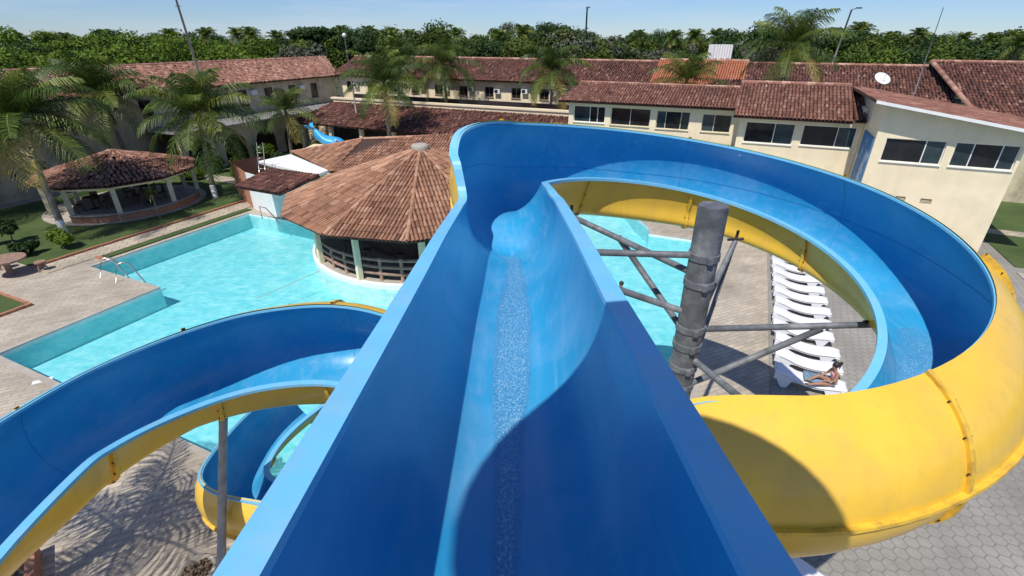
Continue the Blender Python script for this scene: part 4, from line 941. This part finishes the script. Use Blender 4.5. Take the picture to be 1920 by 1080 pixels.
def clump(rg_, c, r, n, size, sc=(1, 1, .8), up=.35):
    d = rg_.normal(size=(n, 3)); d /= np.linalg.norm(d, axis=1)[:, None]; rad = r*(rg_.random(n)**.33)[:, None]
    lump = 1+.22*np.sin(d[:, :1]*5+c[0])*np.cos(d[:, 1:2]*6+c[1])
    P = d*rad*lump*np.array(sc)+np.array(c)
    nn = d+rg_.normal(0, .6, (n, 3)); nn[:, 2] += up; nn /= np.linalg.norm(nn, axis=1)[:, None]
    t = np.cross(nn, rg_.normal(size=(n, 3))); t /= np.linalg.norm(t, axis=1)[:, None]; b = np.cross(nn, t); s = (size*rg_.uniform(.6, 1.3, n))[:, None]
    V = np.stack([P-t*s-b*s*.45, P+t*s-b*s*.45, P+t*s*.8+b*s*.45, P-t*s*.8+b*s*.45], 1).reshape(-1, 3)
    return V, np.clip(rg_.normal(.5, .22, n), 0, 1)
def blobs(rg_, R_, hc, k, flatn=.6):
    return [((rg_.normal(0, R_*.42), rg_.normal(0, R_*.42), hc+rg_.normal(0, R_*.28*flatn)), R_*rg_.uniform(.42, .68)) for _ in range(k)]
def tree(name, x, y, h, R_, seed, m, label, cat='tree', k=8, n=260, size=.22, flatn=.7, group=None, th=None, limbs=True, sc=(1, 1, .8)):
    rg_ = np.random.default_rng(seed); r = empty(name, (x, y, 0), 0, label, cat, group); hc = h-R_*.7
    bl = blobs(rg_, R_, hc, k, flatn); VV, RR = [], []
    for c, rr_ in bl: v, q_ = clump(rg_, c, rr_, n, size, sc); VV.append(v); RR.append(np.clip(q_+rg_.normal(0, .15), 0, 1))
    V = np.concatenate(VV); fastmesh('crown', V, np.arange(len(V)).reshape(-1, 4), np.concatenate(RR), m, r)
    mb = MB(); tr = th or R_*.07; mb.tube((0, 0, -.1), (.1, 0, hc-R_*.4), tr*1.2, tr*.7, n=8, mid=[(.1, .05, hc*.4)])
    if limbs:
        for c, rr_ in bl: mb.tube((.1, 0, hc-R_*.5), c, tr*.5, tr*.15, n=6, mid=[(c[0]*.4, c[1]*.4, hc-R_*.2)])
    mb.obj('trunk', M['bark'], r, True); return r
# far-off wood that reads as one mass
rg_ = np.random.default_rng(12)
def forest(name, m, label, spots, n, size):
    VV, RR = [], []
    for (x, y, h, R_) in spots:
        for c, rr_ in blobs(rg_, R_, h-R_*.75, 5): 
            v, q_ = clump(rg_, (c[0]+x, c[1]+y, c[2]), rr_, n, size, (1, 1, .8)); VV.append(v); RR.append(np.clip(q_+rg_.normal(0, .18), 0, 1))
    V = np.concatenate(VV); tag(fastmesh(name, V, np.arange(len(V)).reshape(-1, 4), np.concatenate(RR), m), label, 'woodland', kind='stuff')
spA, spB = [], []
for i in range(360):
    a = rg_.uniform(-.92, .92); y = 62+80*rg_.random()**1.3; x = a*y*1.15
    u_, w_ = toUW(x, y)
    if w_ < 60 and u_ > -58: 
        if w_ < 60: y += (60-w_)*1.15; 
    hgt = 8.5+rg_.normal(0, 1.15)+(y-62)*.016+(.9 if -.1 < a < .1 else 0)
    (spB if a < -.42 and y < 105 else spA).append((x, y, hgt-(.1 if a < -.42 else 0), rg_.uniform(2.2, 3.9)))
for i in range(70):   # behind the left wing
    w_ = rg_.uniform(10, 62); u_ = -56-rg_.random()*14; p = L(u_, w_); spB.append((p.x, p.y, 8.3+rg_.normal(0, .5), rg_.uniform(2.0, 3.2)))
forest('woodland', M['leaf'], 'mid green woodland stretching along the horizon behind the lodgings', [p for i, p in enumerate(spA) if i % 3 and i % 8], 560, .17)
forest('woodland', M['leafd'], 'darkest green tree crowns scattered through the horizon woodland', [(x, y, h+.25, r_) for i, (x, y, h, r_) in enumerate(spA) if i % 3 == 0], 560, .16)
forest('woodland', M['leafg'], 'greyish thin crowns scattered through the horizon woodland', [p for i, p in enumerate(spA) if i % 3 and i % 8 == 0], 300, .15)
forest('woodland', M['leafb'], 'bright green scrub woodland behind the pinkish left roof', spB, 520, .17)
# single trees that stand out on the skyline
def pxat(px, y): return ((px-960)/f_*(y*.891+1.0), y)
for i, (px, y, h, R_, m, sc_, lab) in enumerate([
    (600, 78, 12.3, 3.0, 'leafd', (1.2, 1.2, .32), 'flat-topped dark tree standing clear of the skyline left of centre'),
    (233, 80, 11.2, 3.6, 'leafd', (1.2, 1.2, .4), 'spreading dark tree on the skyline above the left palms'),
    (820, 72, 10.8, 3.0, 'leaf', (1, 1, .9), 'rounded brownish-green tree left of the slide top'),
    (695, 74, 10.9, 2.9, 'leafd', (1, 1, .85), 'dense dark tree behind the porch palms'),
    (905, 76, 10.0, 3.4, 'leafd', (1, 1, .85), 'broad dark tree just left of the two horizon palms'),
    (1155, 70, 10.3, 2.6, 'leafg', (1.1, 1.1, .7), 'sparse greyish tree right of the tall floodlight mast'),
    (1240, 70, 8.9, 2.4, 'leafg', (1, 1, .7), 'half-bare grey tree behind the orange roof'),
    (1420, 68, 11.2, 3.6, 'leafd', (1, 1, .8), 'big dark tree left of the tallest palm'),
    (1380, 74, 10.6, 2.8, 'leaf', (1, 1, .8), 'mid green tree behind the white tank'),
    (1620, 66, 9.6, 3.0, 'leaf', (1, 1, .8), 'round tree beside the leaning lamp pole'),
    (30, 60, 9.5, 3.2, 'leafd', (1, 1, .9), 'dark bushy tree at the far left skyline'),
    (560, 70, 9.6, 3.0, 'leafg', (1, 1, .8), 'grey-green tree with pale branches left of centre'),
    ]):
    x, yy = pxat(px, y); tree('skyline_tree', x, yy, h, R_, 40+i, M[m], lab, n=420 if m != 'leafg' else 260, size=.18, k=9, sc=sc_, group='trees standing out of the wood')
# horizon palms
pp_ = palm_proto('horizon_palm', 9.0, (.3, .2), 24, 2.1, 70, pairs=14, leafl=.62, nuts=False, lw=3.2)
HP = [(390, 90, 11.2, 'palm crown on the skyline right of the leaning mast'), (452, 92, 11.2, 'left one of the twin skyline palms'), (482, 92, 11.3, 'right one of the twin skyline palms'), (527, 95, 10.8, 'small palm on the skyline left of the flat-topped tree'),
      (692, 90, 11.4, 'palm top poking out above the dark central wood'), (733, 92, 11.2, 'second palm top above the central wood'), (940, 80, 10.7, 'palm left of the tallest central horizon palm'), (985, 78, 11.3, 'tallest horizon palm near the picture centre'), (1060, 90, 10.2, 'small palm left of the floodlight mast'),
      (1255, 90, 10.8, 'horizon palm above the grey bare tree'), (1297, 92, 11.0, 'thin horizon palm left of the white tank'), (1606, 76, 11.6, 'windswept palm behind the leaning lamp pole'), (1715, 95, 11.2, 'thin lone palm right of the leaning lamp pole'), (1890, 55, 9.6, 'large palm at the right picture edge behind the roofs'),
      (1795, 98, 10.6, 'horizon palm left of the right-edge palm'), (40, 72, 10.2, 'palm at the far left horizon'), (105, 95, 10.6, 'horizon palm left of the spreading dark tree'), (140, 98, 10.5, 'lower horizon palm beside the spreading dark tree')]
HP += [(330, 84, 10.9, 'low palm just left of the leaning mast'), (640, 96, 11.6, 'palm rising right beside the flat-topped tree'), (770, 88, 10.9, 'palm between the central wood and the rounded tree'), (862, 94, 11.2, 'palm right of the rounded brownish tree'), (1010, 84, 10.6, 'low palm right of the tallest central horizon palm'),
       (1190, 96, 10.9, 'palm behind the sparse greyish tree'), (1335, 94, 11.1, 'palm directly above the white tank'), (1500, 84, 11.0, 'palm behind the tallest near palm'), (1560, 92, 11.2, 'palm left of the windswept palm'), (1660, 90, 10.6, 'palm between the windswept palm and the thin lone palm'), (1840, 86, 10.4, 'low palm close left of the right-edge palm'), (200, 88, 10.9, 'palm behind the spreading dark tree')]
for i, (px, y, h, lab) in enumerate(HP):
    x, yy = pxat(px, y); s = h/10.3; place(pp_, x, yy, h, i*1.3, lab, s*(1.05 if i == 13 else 1), first=(i == 0), group='palms on the horizon')
# shrubs and garden plants on the left
def shrub(x, y, h, r_, seed, lab, m='leafd', name='shrub', n=500, size=.07, k=5):
    return tree(name, x, y, h, r_, seed, M[m], lab, 'shrub', k=k, n=n, size=size, th=.03, limbs=True, group='garden shrubs')
random.seed(9)
sp = [(-22.7, 23.0, 1.0, .6, 'round bush on the lawn corner by the deck'), (-23.7, 22.0, .8, .5, 'low bush beside the round lawn-corner bush'), (-25.8, 23.6, 1.6, .7, 'reddish-tipped shrub at the left lawn edge'),
      (-20.5, 36.5, 1.5, 1.0, 'hedge bush right behind the gazebo'), (-23.5, 38.5, 1.7, 1.1, 'dark hedge bush left behind the gazebo'), (-18.8, 40, 1.3, 1.0, 'low hedge by the path to the arcade'), (-21.5, 43.5, 1.5, 1.1, 'clipped hedge below the arches'),
      (-24.5, 44.5, 1.6, 1.2, 'dark hedge clump below the left arches'), (-28, 41, 2.2, 1.5, 'big dark shrub behind the dense palm'), (-32, 36, 2.4, 1.6, 'tall dark shrub at left behind the palms'), (-33, 31, 2.2, 1.5, 'dark shrub left of the gazebo'), (-30, 24.5, 1.6, 1.2, 'dark shrub at the left picture edge'),
      (-17, 43.8, 1.2, .8, 'small bush by the young palm'), (-17.5, 36.8, 1.0, .8, 'bright bush on the lawn behind the pool hut')]
gl = ['beside the arcade steps', 'at the foot of the second palm', 'behind the gazebo, left of its apex', 'against the shaded wing wall', 'below the leftmost arch', 'by the path behind the gazebo', 'under the dense palm', 'left of the dense palm', 'between the two edge palms', 'below the eaves at the left edge', 'on the lawn edge behind the gazebo', 'right of the wing-wall palm', 'in the corner of the arcade', 'behind the pool hut ladder']
gp = [(-33.5, 38), (-30, 36.5), (-27.5, 37), (-35, 36), (-30.5, 43), (-25.5, 40.5), (-28.5, 34.8), (-31.5, 33.2), (-33, 29), (-35, 29.5), (-24, 36.4), (-36, 33), (-26.5, 46.5), (-18.3, 37.8)]
for (x, y), g_ in zip(gp, gl): sp.append((x, y, random.uniform(1.8, 3.0) if x < -26 else 1.2, random.uniform(1.3, 1.8) if x < -26 else .9, 'dark leafy shrub '+g_))
for i, (x, y, h, r_, lab) in enumerate(sp): shrub(x, y, h, r_, 90+i, lab, 'leafd' if i % 3 else 'leafb')
yy_ = palm_proto('dracaena', 1.5, (-.15, .1), 26, .75, 81, leafl=.12, pairs=6, trunk_r=.04, nuts=False); yy_.location = (-20.7, 27.6, 0); yy_['label'] = 'small variegated spiky plant on the lawn before the gazebo'; yy_['category'] = 'plant'
fern = palm_proto('young_palm', .3, (0, 0), 14, 1.1, 82, leafl=.3, pairs=14, trunk_r=.05, nuts=False); fern.location = (-23.4, 23.9, 0); fern['label'] = 'stemless young palm beside the tall left palm'; fern['category'] = 'plant'

# ================================================================ POOLSIDE THINGS
# sun lounger: moulded white plastic, long axis along u, head end at left
def lounger_proto():
    r = empty('sun_lounger', L(2.25, 14.6), ANG, 'x', 'sun lounger', 'white loungers in the row beside the pool')
    # side profile (along x, z top)
    xs = np.linspace(0, 1.92, 25); zt = .34+.05*np.sin(xs/1.92*pi*2.2+.6)+np.where(xs < .62, (.62-xs)*.28, 0)+np.where(xs > 1.7, (1.7-xs)*.15, 0)
    W = .285; v = []
    for x, z in zip(xs, zt):
        ww = W*(1 if .1 < x < 1.8 else .88)
        for (yy2, dz) in ((-ww, -.07), (-ww, .0), (-ww*.8, .02), (0, -.005), (ww*.8, .02), (ww, 0), (ww, -.07)): v.append((x, yy2, z+dz))
    k = 7; f = [(i*k+j, (i+1)*k+j, (i+1)*k+j+1, i*k+j+1) for i in range(24) for j in range(k-1)]+[(i*k+k-1, (i+1)*k+k-1, (i+1)*k, i*k) for i in range(24)]+[tuple(range(k)), tuple(24*k+j for j in range(k-1, -1, -1))]
    mb = MB(); mb.add(v, f); mb.obj('bed', M['plastic'], r, True)
    for sy in (-1, 1):   # each side has an arched skirt that forms two feet
        mb = MB(); P = []
        for x, z in zip(xs, zt):
            g = 0 if (.2 < x < .38 or 1.46 < x < 1.64) else min(.27, (abs(x-(.29 if x < .9 else 1.55))-.09)*2.6)
            P.append((x, g, z-.07))
        v = [];
        for (x, g, z) in P: v += [(x, sy*.25, z), (x, sy*.25, min(g, z-.02)), (x, sy*.285, min(g, z-.02)), (x, sy*.285, z)]
        mb.add(v, [(4*i+a, 4*i+(a+1) % 4, 4*i+4+(a+1) % 4, 4*i+4+a) for i in range(24) for a in range(4)]); mb.obj('leg_frame', M['plastic'], r)
    return r
lg = lounger_proto(); WL = [14.6+.985*i for i in range(12)]
labs = ['white lounger with the seated woman, nearest in the row', 'white lounger second from the seated woman, just beyond hers', 'third white lounger counted from the seated woman', 'white lounger crossed by the ends of the two grey braces', 'fifth white lounger counted from the seated woman', 'sixth white lounger counted from the seated woman', 'seventh white lounger counted from the seated woman', 'eighth white lounger, fifth from the far end', 'fourth white lounger from the far end', 'third white lounger from the far end', 'second white lounger from the far end', 'farthest white lounger, partly under the yellow slide']
random.seed(3)
for i, w_ in enumerate(WL):
    p = L(2.25+random.uniform(-.05, .05), w_); rz = ANG+R(random.uniform(-2, 2))
    if i == 0: lg.location = p; lg.rotation_euler = (0, 0, rz); lg['label'] = labs[0]
    else: dup(lg, p, rz, labs[i])
p = at(1470, 1072, .3); dup(lg, (p[0], p[1], 0), ANG-.1, 'white lounger cut by the bottom edge beside the blue slide rim')

# people
def skinned(name, joints, edges, root_i, m, parent=None, sub=2):
    me = bpy.data.meshes.new(name); me.from_pydata([j[0] for j in joints], edges, []); o = bpy.data.objects.new(name, me); COL.objects.link(o)
    me.materials.append(m); sk = o.modifiers.new('skin', 'SKIN'); sk.use_smooth_shade = True
    if not me.skin_vertices: 
        bpy.context.view_layer.update()
    lay = me.skin_vertices[0] if me.skin_vertices else None
    if lay is None:
        bm = bmesh.new(); bm.from_mesh(me); bm.verts.layers.skin.verify(); bm.to_mesh(me); bm.free(); lay = me.skin_vertices[0]
    for i, j in enumerate(joints): r_ = j[1]; lay.data[i].radius = (r_, r_) if np.isscalar(r_) else r_
    lay.data[root_i].use_root = True
    s = o.modifiers.new('sub', 'SUBSURF'); s.levels = sub; s.render_levels = sub
    if parent: o.parent = parent
    return o
def seated_woman(loc, rz):
    r = empty('person', loc, rz, 'woman with dark tied hair in a pink top sitting on the nearest lounger', 'person')
    J = [((0, 0, .10), (.15, .12)), ((0, .03, .32), (.125, .095)), ((0, .07, .50), (.15, .10)), ((0, .09, .60), .05), ((0, .13, .70), (.075, .09)), ((0, .15, .79), (.07, .085)),
         ((.17, .07, .53), .05), ((.25, .16, .30), .038), ((.16, .38, .22), .028), ((-.17, .07, .53), .05), ((-.24, .18, .30), .038), ((-.12, .38, .24), .028),
         ((.10, .08, .09), .09), ((.13, .48, .26), .062), ((.12, .80, .05), .04), ((.12, .90, .07), .03), ((-.10, .08, .09), .09), ((-.12, .50, .12), .06), ((-.11, .88, .07), .04), ((-.11, .98, .1), .03)]
    E_ = [(0, 1), (1, 2), (2, 3), (3, 4), (4, 5), (2, 6), (6, 7), (7, 8), (2, 9), (9, 10), (10, 11), (0, 12), (12, 13), (13, 14), (14, 15), (0, 16), (16, 17), (17, 18), (18, 19)]
    b = len(J)
    for hx, hp in ((.16, 8), (-.12, 11)):
        hz = .22 if hx > 0 else .24; s0 = len(J)
        for k, dx in enumerate((-.024, -.008, .008, .024)): J.append(((hx+dx, .46+.01*(k in (1, 2)), hz-.02), .009)); E_.append((hp, len(J)-1))
        J.append(((hx+(-.035 if hx > 0 else .035), .41, hz), .010)); E_.append((hp, len(J)-1))
    skinned('body', J, E_, 0, M['skin'], r)
    mb = MB(); mb.sphere((0, .11, .80), .105, 14, 10, (.95, 1.08, 1.05)); mb.sphere((0, -.03, .86), .05, 10, 8); mb.tube((0, -.03, .84), (0, -.02, .62), .035, .012, n=8); mb.obj('hair', M['hair'], r, True)
    mb = MB(); mb.sphere((0, .235, .745), .016, 8, 6); mb.sphere((.03, .225, .775), .011, 8, 6, mi=1); mb.sphere((-.03, .225, .775), .011, 8, 6, mi=1); mb.obj('face_features', [M['skin'], M['hair']], r, True)
    skinned('top', [((0, .02, .22), (.14, .115)), ((0, .04, .36), (.145, .115)), ((0, .06, .46), (.165, .12)), ((0, .07, .535), (.13, .095))], [(0, 1), (1, 2), (2, 3)], 0, M['pink'], r)
    skinned('shorts', [((0, 0, .08), (.165, .135)), ((0, .01, .2), (.14, .115)), ((.1, .12, .1), .1), ((-.1, .12, .1), .1)], [(0, 1), (0, 2), (0, 3)], 0, M['white'], r)
    return r
p = L(3.8, 14.58, .33); seated_woman(p, ANG+R(112)).scale = (.9,)*3
tl = MB(); 
for i in range(9):
    for j in range(7): tl.v.append(np.array([[i*.1, j*.09-.27, .42+.012*sin(i*1.9+j)+.01*cos(j*2.3)]]))
tl.f = [(i*7+j, (i+1)*7+j, (i+1)*7+j+1, i*7+j+1) for i in range(8) for j in range(6)]; tl.m = [0]*len(tl.f); tl.r = [.5]*len(tl.f)
o = tl.obj('towel', M['towel'], None, True); o.location = L(3.02, 14.62, 0); o.rotation_euler = (0, 0, ANG); tag(o, 'blue-grey patterned towel spread on the nearest lounger', 'towel')
sm = o.modifiers.new('s', 'SOLIDIFY'); sm.thickness = .015
sw = at(1163, 552, 0); r = empty('person', (sw[0], sw[1], -.95), .6, 'bather standing in the pool just beside the slide rim', 'person')
skinned('body', [((0, 0, .8), (.16, .12)), ((0, 0, 1.1), (.17, .11)), ((0, 0, 1.24), .055), ((0, .02, 1.38), (.08, .09)), ((0, .02, 1.47), (.07, .08)), ((.18, 0, 1.12), .05), ((.28, .1, .85), .038), ((.24, .3, .84), .03), ((-.18, 0, 1.12), .05), ((-.28, .1, .85), .038), ((-.24, .3, .84), .03), ((.09, 0, .5), .08), ((.1, 0, .05), .05), ((-.09, 0, .5), .08), ((-.1, 0, .05), .05)],
        [(0, 1), (1, 2), (2, 3), (3, 4), (1, 5), (5, 6), (6, 7), (1, 8), (8, 9), (9, 10), (0, 11), (11, 12), (0, 13), (13, 14)], 0, M['skin'], r)
mb = MB(); mb.sphere((0, .0, 1.47), .1, 12, 8, (.95, 1.05, .95)); mb.obj('hair', M['hair'], r, True)

# pool ladder frame on the deck
a, b, c = at(187, 520, 0), at(215, 530, 0), at(243, 515, 0)
pl = empty('pool_ladder', (*a[:2], 0), 0, 'white tubular pool ladder frame on the deck corner', 'pool ladder')
for k, (q0, q1) in enumerate((((0, 0), (.9, .55)), ((1.05, -.5), (1.95, .1)))):
    mb = MB(); mb.tube((q0[0], q0[1], 0), (q1[0], q1[1], -.5), .03, n=8, mid=[(q0[0]+.25, q0[1]+.15, .75), (q0[0]+.35, q0[1]+.2, .82), (q0[0]+.5, q0[1]+.3, .82), (q0[0]+.6, q0[1]+.37, .72)]); mb.obj('handrail', M['chrome'], pl, True)
mb = MB(); mb.tube((.4, .22, .8), (1.45, -.28, .8), .025, n=8); mb.obj('crossbar', M['chrome'], pl, True)
p = at(80, 714, 0); mb = MB(); mb.box(-.25, -.1, 0, .25, .1, .012); o = mb.obj('skimmer_lid', M['white']); o.location = (p[0], p[1], .004); o.rotation_euler = (0, 0, .6); tag(o, 'white rectangular skimmer lid set in the deck', 'lid'); modbevel(o, .004)
# rough wooden table set at the left edge
p = at(22, 515, 0); t = empty('wooden_table', (p[0], p[1], 0), .3, 'rustic round wooden table at the left picture edge', 'table')
mb = MB(); mb.tube((0, 0, .7), (0, 0, .78), .75, n=24); mb.obj('tabletop', M['log'], t); mb = MB(); mb.tube((0, 0, 0), (0, 0, .7), .14, .1, n=10); mb.obj('pedestal', M['log'], t, True)
for k in range(3):
    a_ = 2.1*k+.4; s = empty('wooden_stool', (p[0]+1.15*cos(a_), p[1]+1.15*sin(a_), 0), a_, ['stool on the pool side of the rustic table', 'stool on the lawn side of the rustic table', 'stool nearest the grass bed by the rustic table'][k], 'stool', 'stools round the rustic table')
    mb = MB(); mb.tube((0, 0, .4), (0, 0, .46), .22, n=14); mb.obj('seat', M['log'], s)
    for q in range(3): mb = MB(); mb.tube((.2*cos(q*2.1), .2*sin(q*2.1), 0), (.1*cos(q*2.1), .1*sin(q*2.1), .4), .035, n=6); mb.obj('leg', M['log'], s)
# planters at the bottom of the picture
p = at(368, 1072, .35); t = empty('round_planter', (p[0], p[1], 0), 0, 'round stone planter with dry litter at the foot of the slide prop', 'planter')
mb = MB(); mb.lathe([(.24, 0), (.36, .34), (.36, .4), (.30, .4), (.28, .3), (.01, .3)], 24); mb.obj('bowl', M['concrete'], t, True)
V, q_ = clump(np.random.default_rng(5), (0, 0, .33), .26, 260, .04, (1, 1, .3)); fastmesh('dry_litter', V, np.arange(len(V)).reshape(-1, 4), q_, mat('dry_leaf', None, .9, .2, 5, cols=[(0, (.07, .045, .03)), (1, (.33, .24, .16))]), t)
p = at(88, 1078, .3); t = empty('brick_planter', (p[0]-.9, p[1]-.6, 0), .7, 'brick planter box corner at the bottom left edge', 'planter')
mb = MB(); 
for x0, y0, x1, y1 in ((-.9, -.9, .9, -.75), (-.9, .75, .9, .9), (-.9, -.747, -.75, .747), (.75, -.747, .9, .747)): mb.box(x0, y0, 0, x1, y1, .35)
mb.obj('brick_wall', M['brick'], t); mb = MB(); mb.box(-.745, -.745, 0, .745, .745, .25); mb.obj('soil', M['soil'], t)

# lane rope floating across the pool
r0, r1_ = Vector(at(480, 560, -.1)), Vector(at(600, 508, .1)); mb = MB(); mb.tube(r0, r1_, .012, n=6); tag(mb.obj('pool_rope', M['concrete']), 'thin rope stretched across the pool toward the bar', 'rope')

# blue whale figure by the porch
p = at(630, 262, 0.0); 
wh = empty('whale_figure', L(-32.2, 32.6), ANG+.4, 'bright blue whale-shaped play figure in front of the porch', 'play figure')
mb = MB(); v = []; n = 16; prof = [(-1.6, .25, .9, 1.5), (-1.3, .35, 1.0, 1.6), (-.9, .55, 1.0, 1.3), (-.3, .85, .95, .8), (.4, 1.05, 1.0, .65), (1.1, 1.0, .95, .6), (1.7, .7, .75, .55), (2.0, .3, .3, .5)]
for x, ry, rz_, cz in prof:
    for j in range(n): a_ = 2*pi*j/n; v.append((x, ry*cos(a_), max(.02, cz+rz_*.7*sin(a_)-.1)))
mb.add(v, [(i*n+j, i*n+(j+1) % n, (i+1)*n+(j+1) % n, (i+1)*n+j) for i in range(len(prof)-1) for j in range(n)]+[tuple(range(n-1, -1, -1)), tuple((len(prof)-1)*n+j for j in range(n))])
o = mb.obj('body', M['whale'], wh, True); s_ = o.modifiers.new('s', 'SUBSURF'); s_.render_levels = 1; s_.levels = 1
for sy in (-1, 1):
    mb = MB(); mb.add([(-1.5, 0, 2.2), (-1.9, sy*.9, 2.7), (-2.3, sy*.8, 2.6), (-1.8, 0, 2.0), (-1.5, 0, 2.1), (-1.9, sy*.9, 2.6), (-2.3, sy*.8, 2.5), (-1.8, 0, 1.9)], [(0, 1, 2, 3), (7, 6, 5, 4), (0, 4, 5, 1), (1, 5, 6, 2), (2, 6, 7, 3)]); mb.obj('tail_fluke', M['whale'], wh)
mb = MB(); mb.sphere((1.3, -.85, .95), .12, 10, 8); mb.obj('eye', M['white'], wh, True)
for ch in wh.children: ch.location.z = 1.7
wh.scale = (.7,)*3
mb = MB(); mb.box(-2.6, -1.7, 0, 2.6, 1.7, 1.68); mb.obj('plinth', M['cream'], wh)

# satellite dish
ds = at(1634, 148, 6.3); t = empty('satellite_dish', L(7.3, 40.6, 6.0), 0, 'round white satellite dish on the brown tile roof', 'satellite dish')
mb = MB(); tl_ = Matrix.Rotation(R(42), 4, 'X')
v = []; n = 28; rings = [(0, 0), (.2, .02), (.35, .06), (.47, .11)]
for r_, z_ in rings:
    for j in range(n): q = tl_ @ Vector((-r_*cos(2*pi*j/n), r_*sin(2*pi*j/n), z_)); v.append((q.x, q.y, q.z+1.15))
mb.add(v, [(i*n+j, i*n+(j+1) % n, (i+1)*n+(j+1) % n, (i+1)*n+j) for i in range(3) for j in range(n)]); o = mb.obj('reflector', M['white'], t, True); s_ = o.modifiers.new('s', 'SOLIDIFY'); s_.thickness = .02
mb = MB(); mb.tube((0, 0, 0), (0, 0, 1.1), .03, n=8); mb.obj('mast', M['steel'], t, True)
mb = MB(); q = tl_ @ Vector((0, 0, .5)); mb.tube((0, -.05, .8), (q.x, q.y, q.z+1.15), .015, n=6); mb.tube((q.x, q.y, q.z+1.12), (q.x, q.y-.05, q.z+1.2), .04, n=8); mb.obj('feed_arm', M['steel'], t, True)
# white water tank on the roof
x, y = pxat(1346, 52); tk = empty('water_tank', (x, y, 7.0), 0, 'white corrugated water tank enclosure above the orange roof', 'water tank')
mb = MB(); n = 40; pts = []
for sx, ex, sy, ey in ((-.85, .85, -.7, -.7), (.85, .85, -.7, .7), (.85, -.85, .7, .7), (-.85, -.85, .7, -.7)):
    for i in range(14): f0 = i/14; k = .03*(-1)**i; nx, ny = (ey-sy), -(ex-sx); l_ = math.hypot(nx, ny); pts.append((sx+(ex-sx)*f0+nx/l_*k, sy+(ey-sy)*f0+ny/l_*k))
mb.strip(pts, 0, 1.95); mb.poly([pts], 1.9); mb.obj('cladding', M['white'], tk)
mb = MB(); mb.box(-.95, -.8, -2, .95, .8, -.02); mb.obj('plinth', M['cream'], tk)
# poles and masts
def pole(name, base, top, r0_, r1_, lab, cat, lamp=None, m='concrete'):
    t = empty(name, base, 0, lab, cat); mb = MB(); d = Vector(top)-Vector(base); mb.tube((0, 0, 0), d, r0_, r1_, n=10); mb.obj('shaft', M[m], t, True)
    if lamp == 'flood':
        mb = MB(); mb.box(d.x-.15, d.y-.1, d.z-.1, d.x+.5, d.y+.1, d.z+.12); mb.obj('lamp_head', M['steel'], t)
        mb = MB(); k = d*.62; mb.box(k.x-.1, k.y-.08, k.z-.1, k.x+.4, k.y+.08, k.z+.1); mb.obj('lamp_head', M['steel'], t)
    if lamp == 'arm':
        mb = MB(); mb.tube(d, d+Vector((.6, 0, .15)), .05, n=6); mb.box(d.x+.45, d.y-.12, d.z+.08, d.x+1.0, d.y+.12, d.z+.22); mb.obj('lamp_head', M['steel'], t)
    if lamp == 'globe':
        mb = MB(); mb.sphere(d+Vector((0, 0, .15)), .18, 10, 8); mb.obj('lamp_head', M['white'], t, True)
    if lamp == 'rungs':
        mb = MB()
        for k in (.55, .75, .93): q = d*k; mb.tube((q.x-.22, q.y, q.z), (q.x+.22, q.y, q.z), .03, n=6)
        mb.obj('crossarm', M['steel'], t, True)
    return t
def P3(px, py, y): v = (540-py)/f_; s = y/(cos(th_)+v*sin(th_)); return ((px-960)/f_*s, y, H+(-sin(th_)+v*cos(th_))*s)
b_, t_ = P3(360, 118, 45), P3(326, -14, 43); pole('utility_pole', (b_[0]+.7, b_[1], 0), t_, .14, .07, 'tall leaning pole with crossarms above the left lodging roof', 'pole', 'rungs')
b_, t_ = P3(1099, 80, 95), P3(1101, 14, 95); pole('floodlight_mast', (b_[0], b_[1], 0), t_, .2, .13, 'tall floodlight mast above the wood near the picture centre', 'mast', 'flood', 'steel')
b_, t_ = P3(1572, 112, 60), P3(1597, 18, 60); pole('lamp_post', (b_[0]-1.2, b_[1], 0), t_, .16, .08, 'pale leaning lamp post among trees at right', 'lamp post', 'arm')
b_, t_ = P3(657, 165, 46), P3(646, 70, 46); pole('lamp_post', (b_[0]+.3, b_[1], 0), t_, .08, .05, 'slim lamp post with a white globe left of the porch palms', 'lamp post', 'globe')
b_, t_ = P3(1712, 182, 34), P3(1769, 14, 34); pole('antenna_mast', b_, t_, .035, .018, 'thin leaning antenna rod on the right-hand tile roof', 'antenna', None, 'steel')
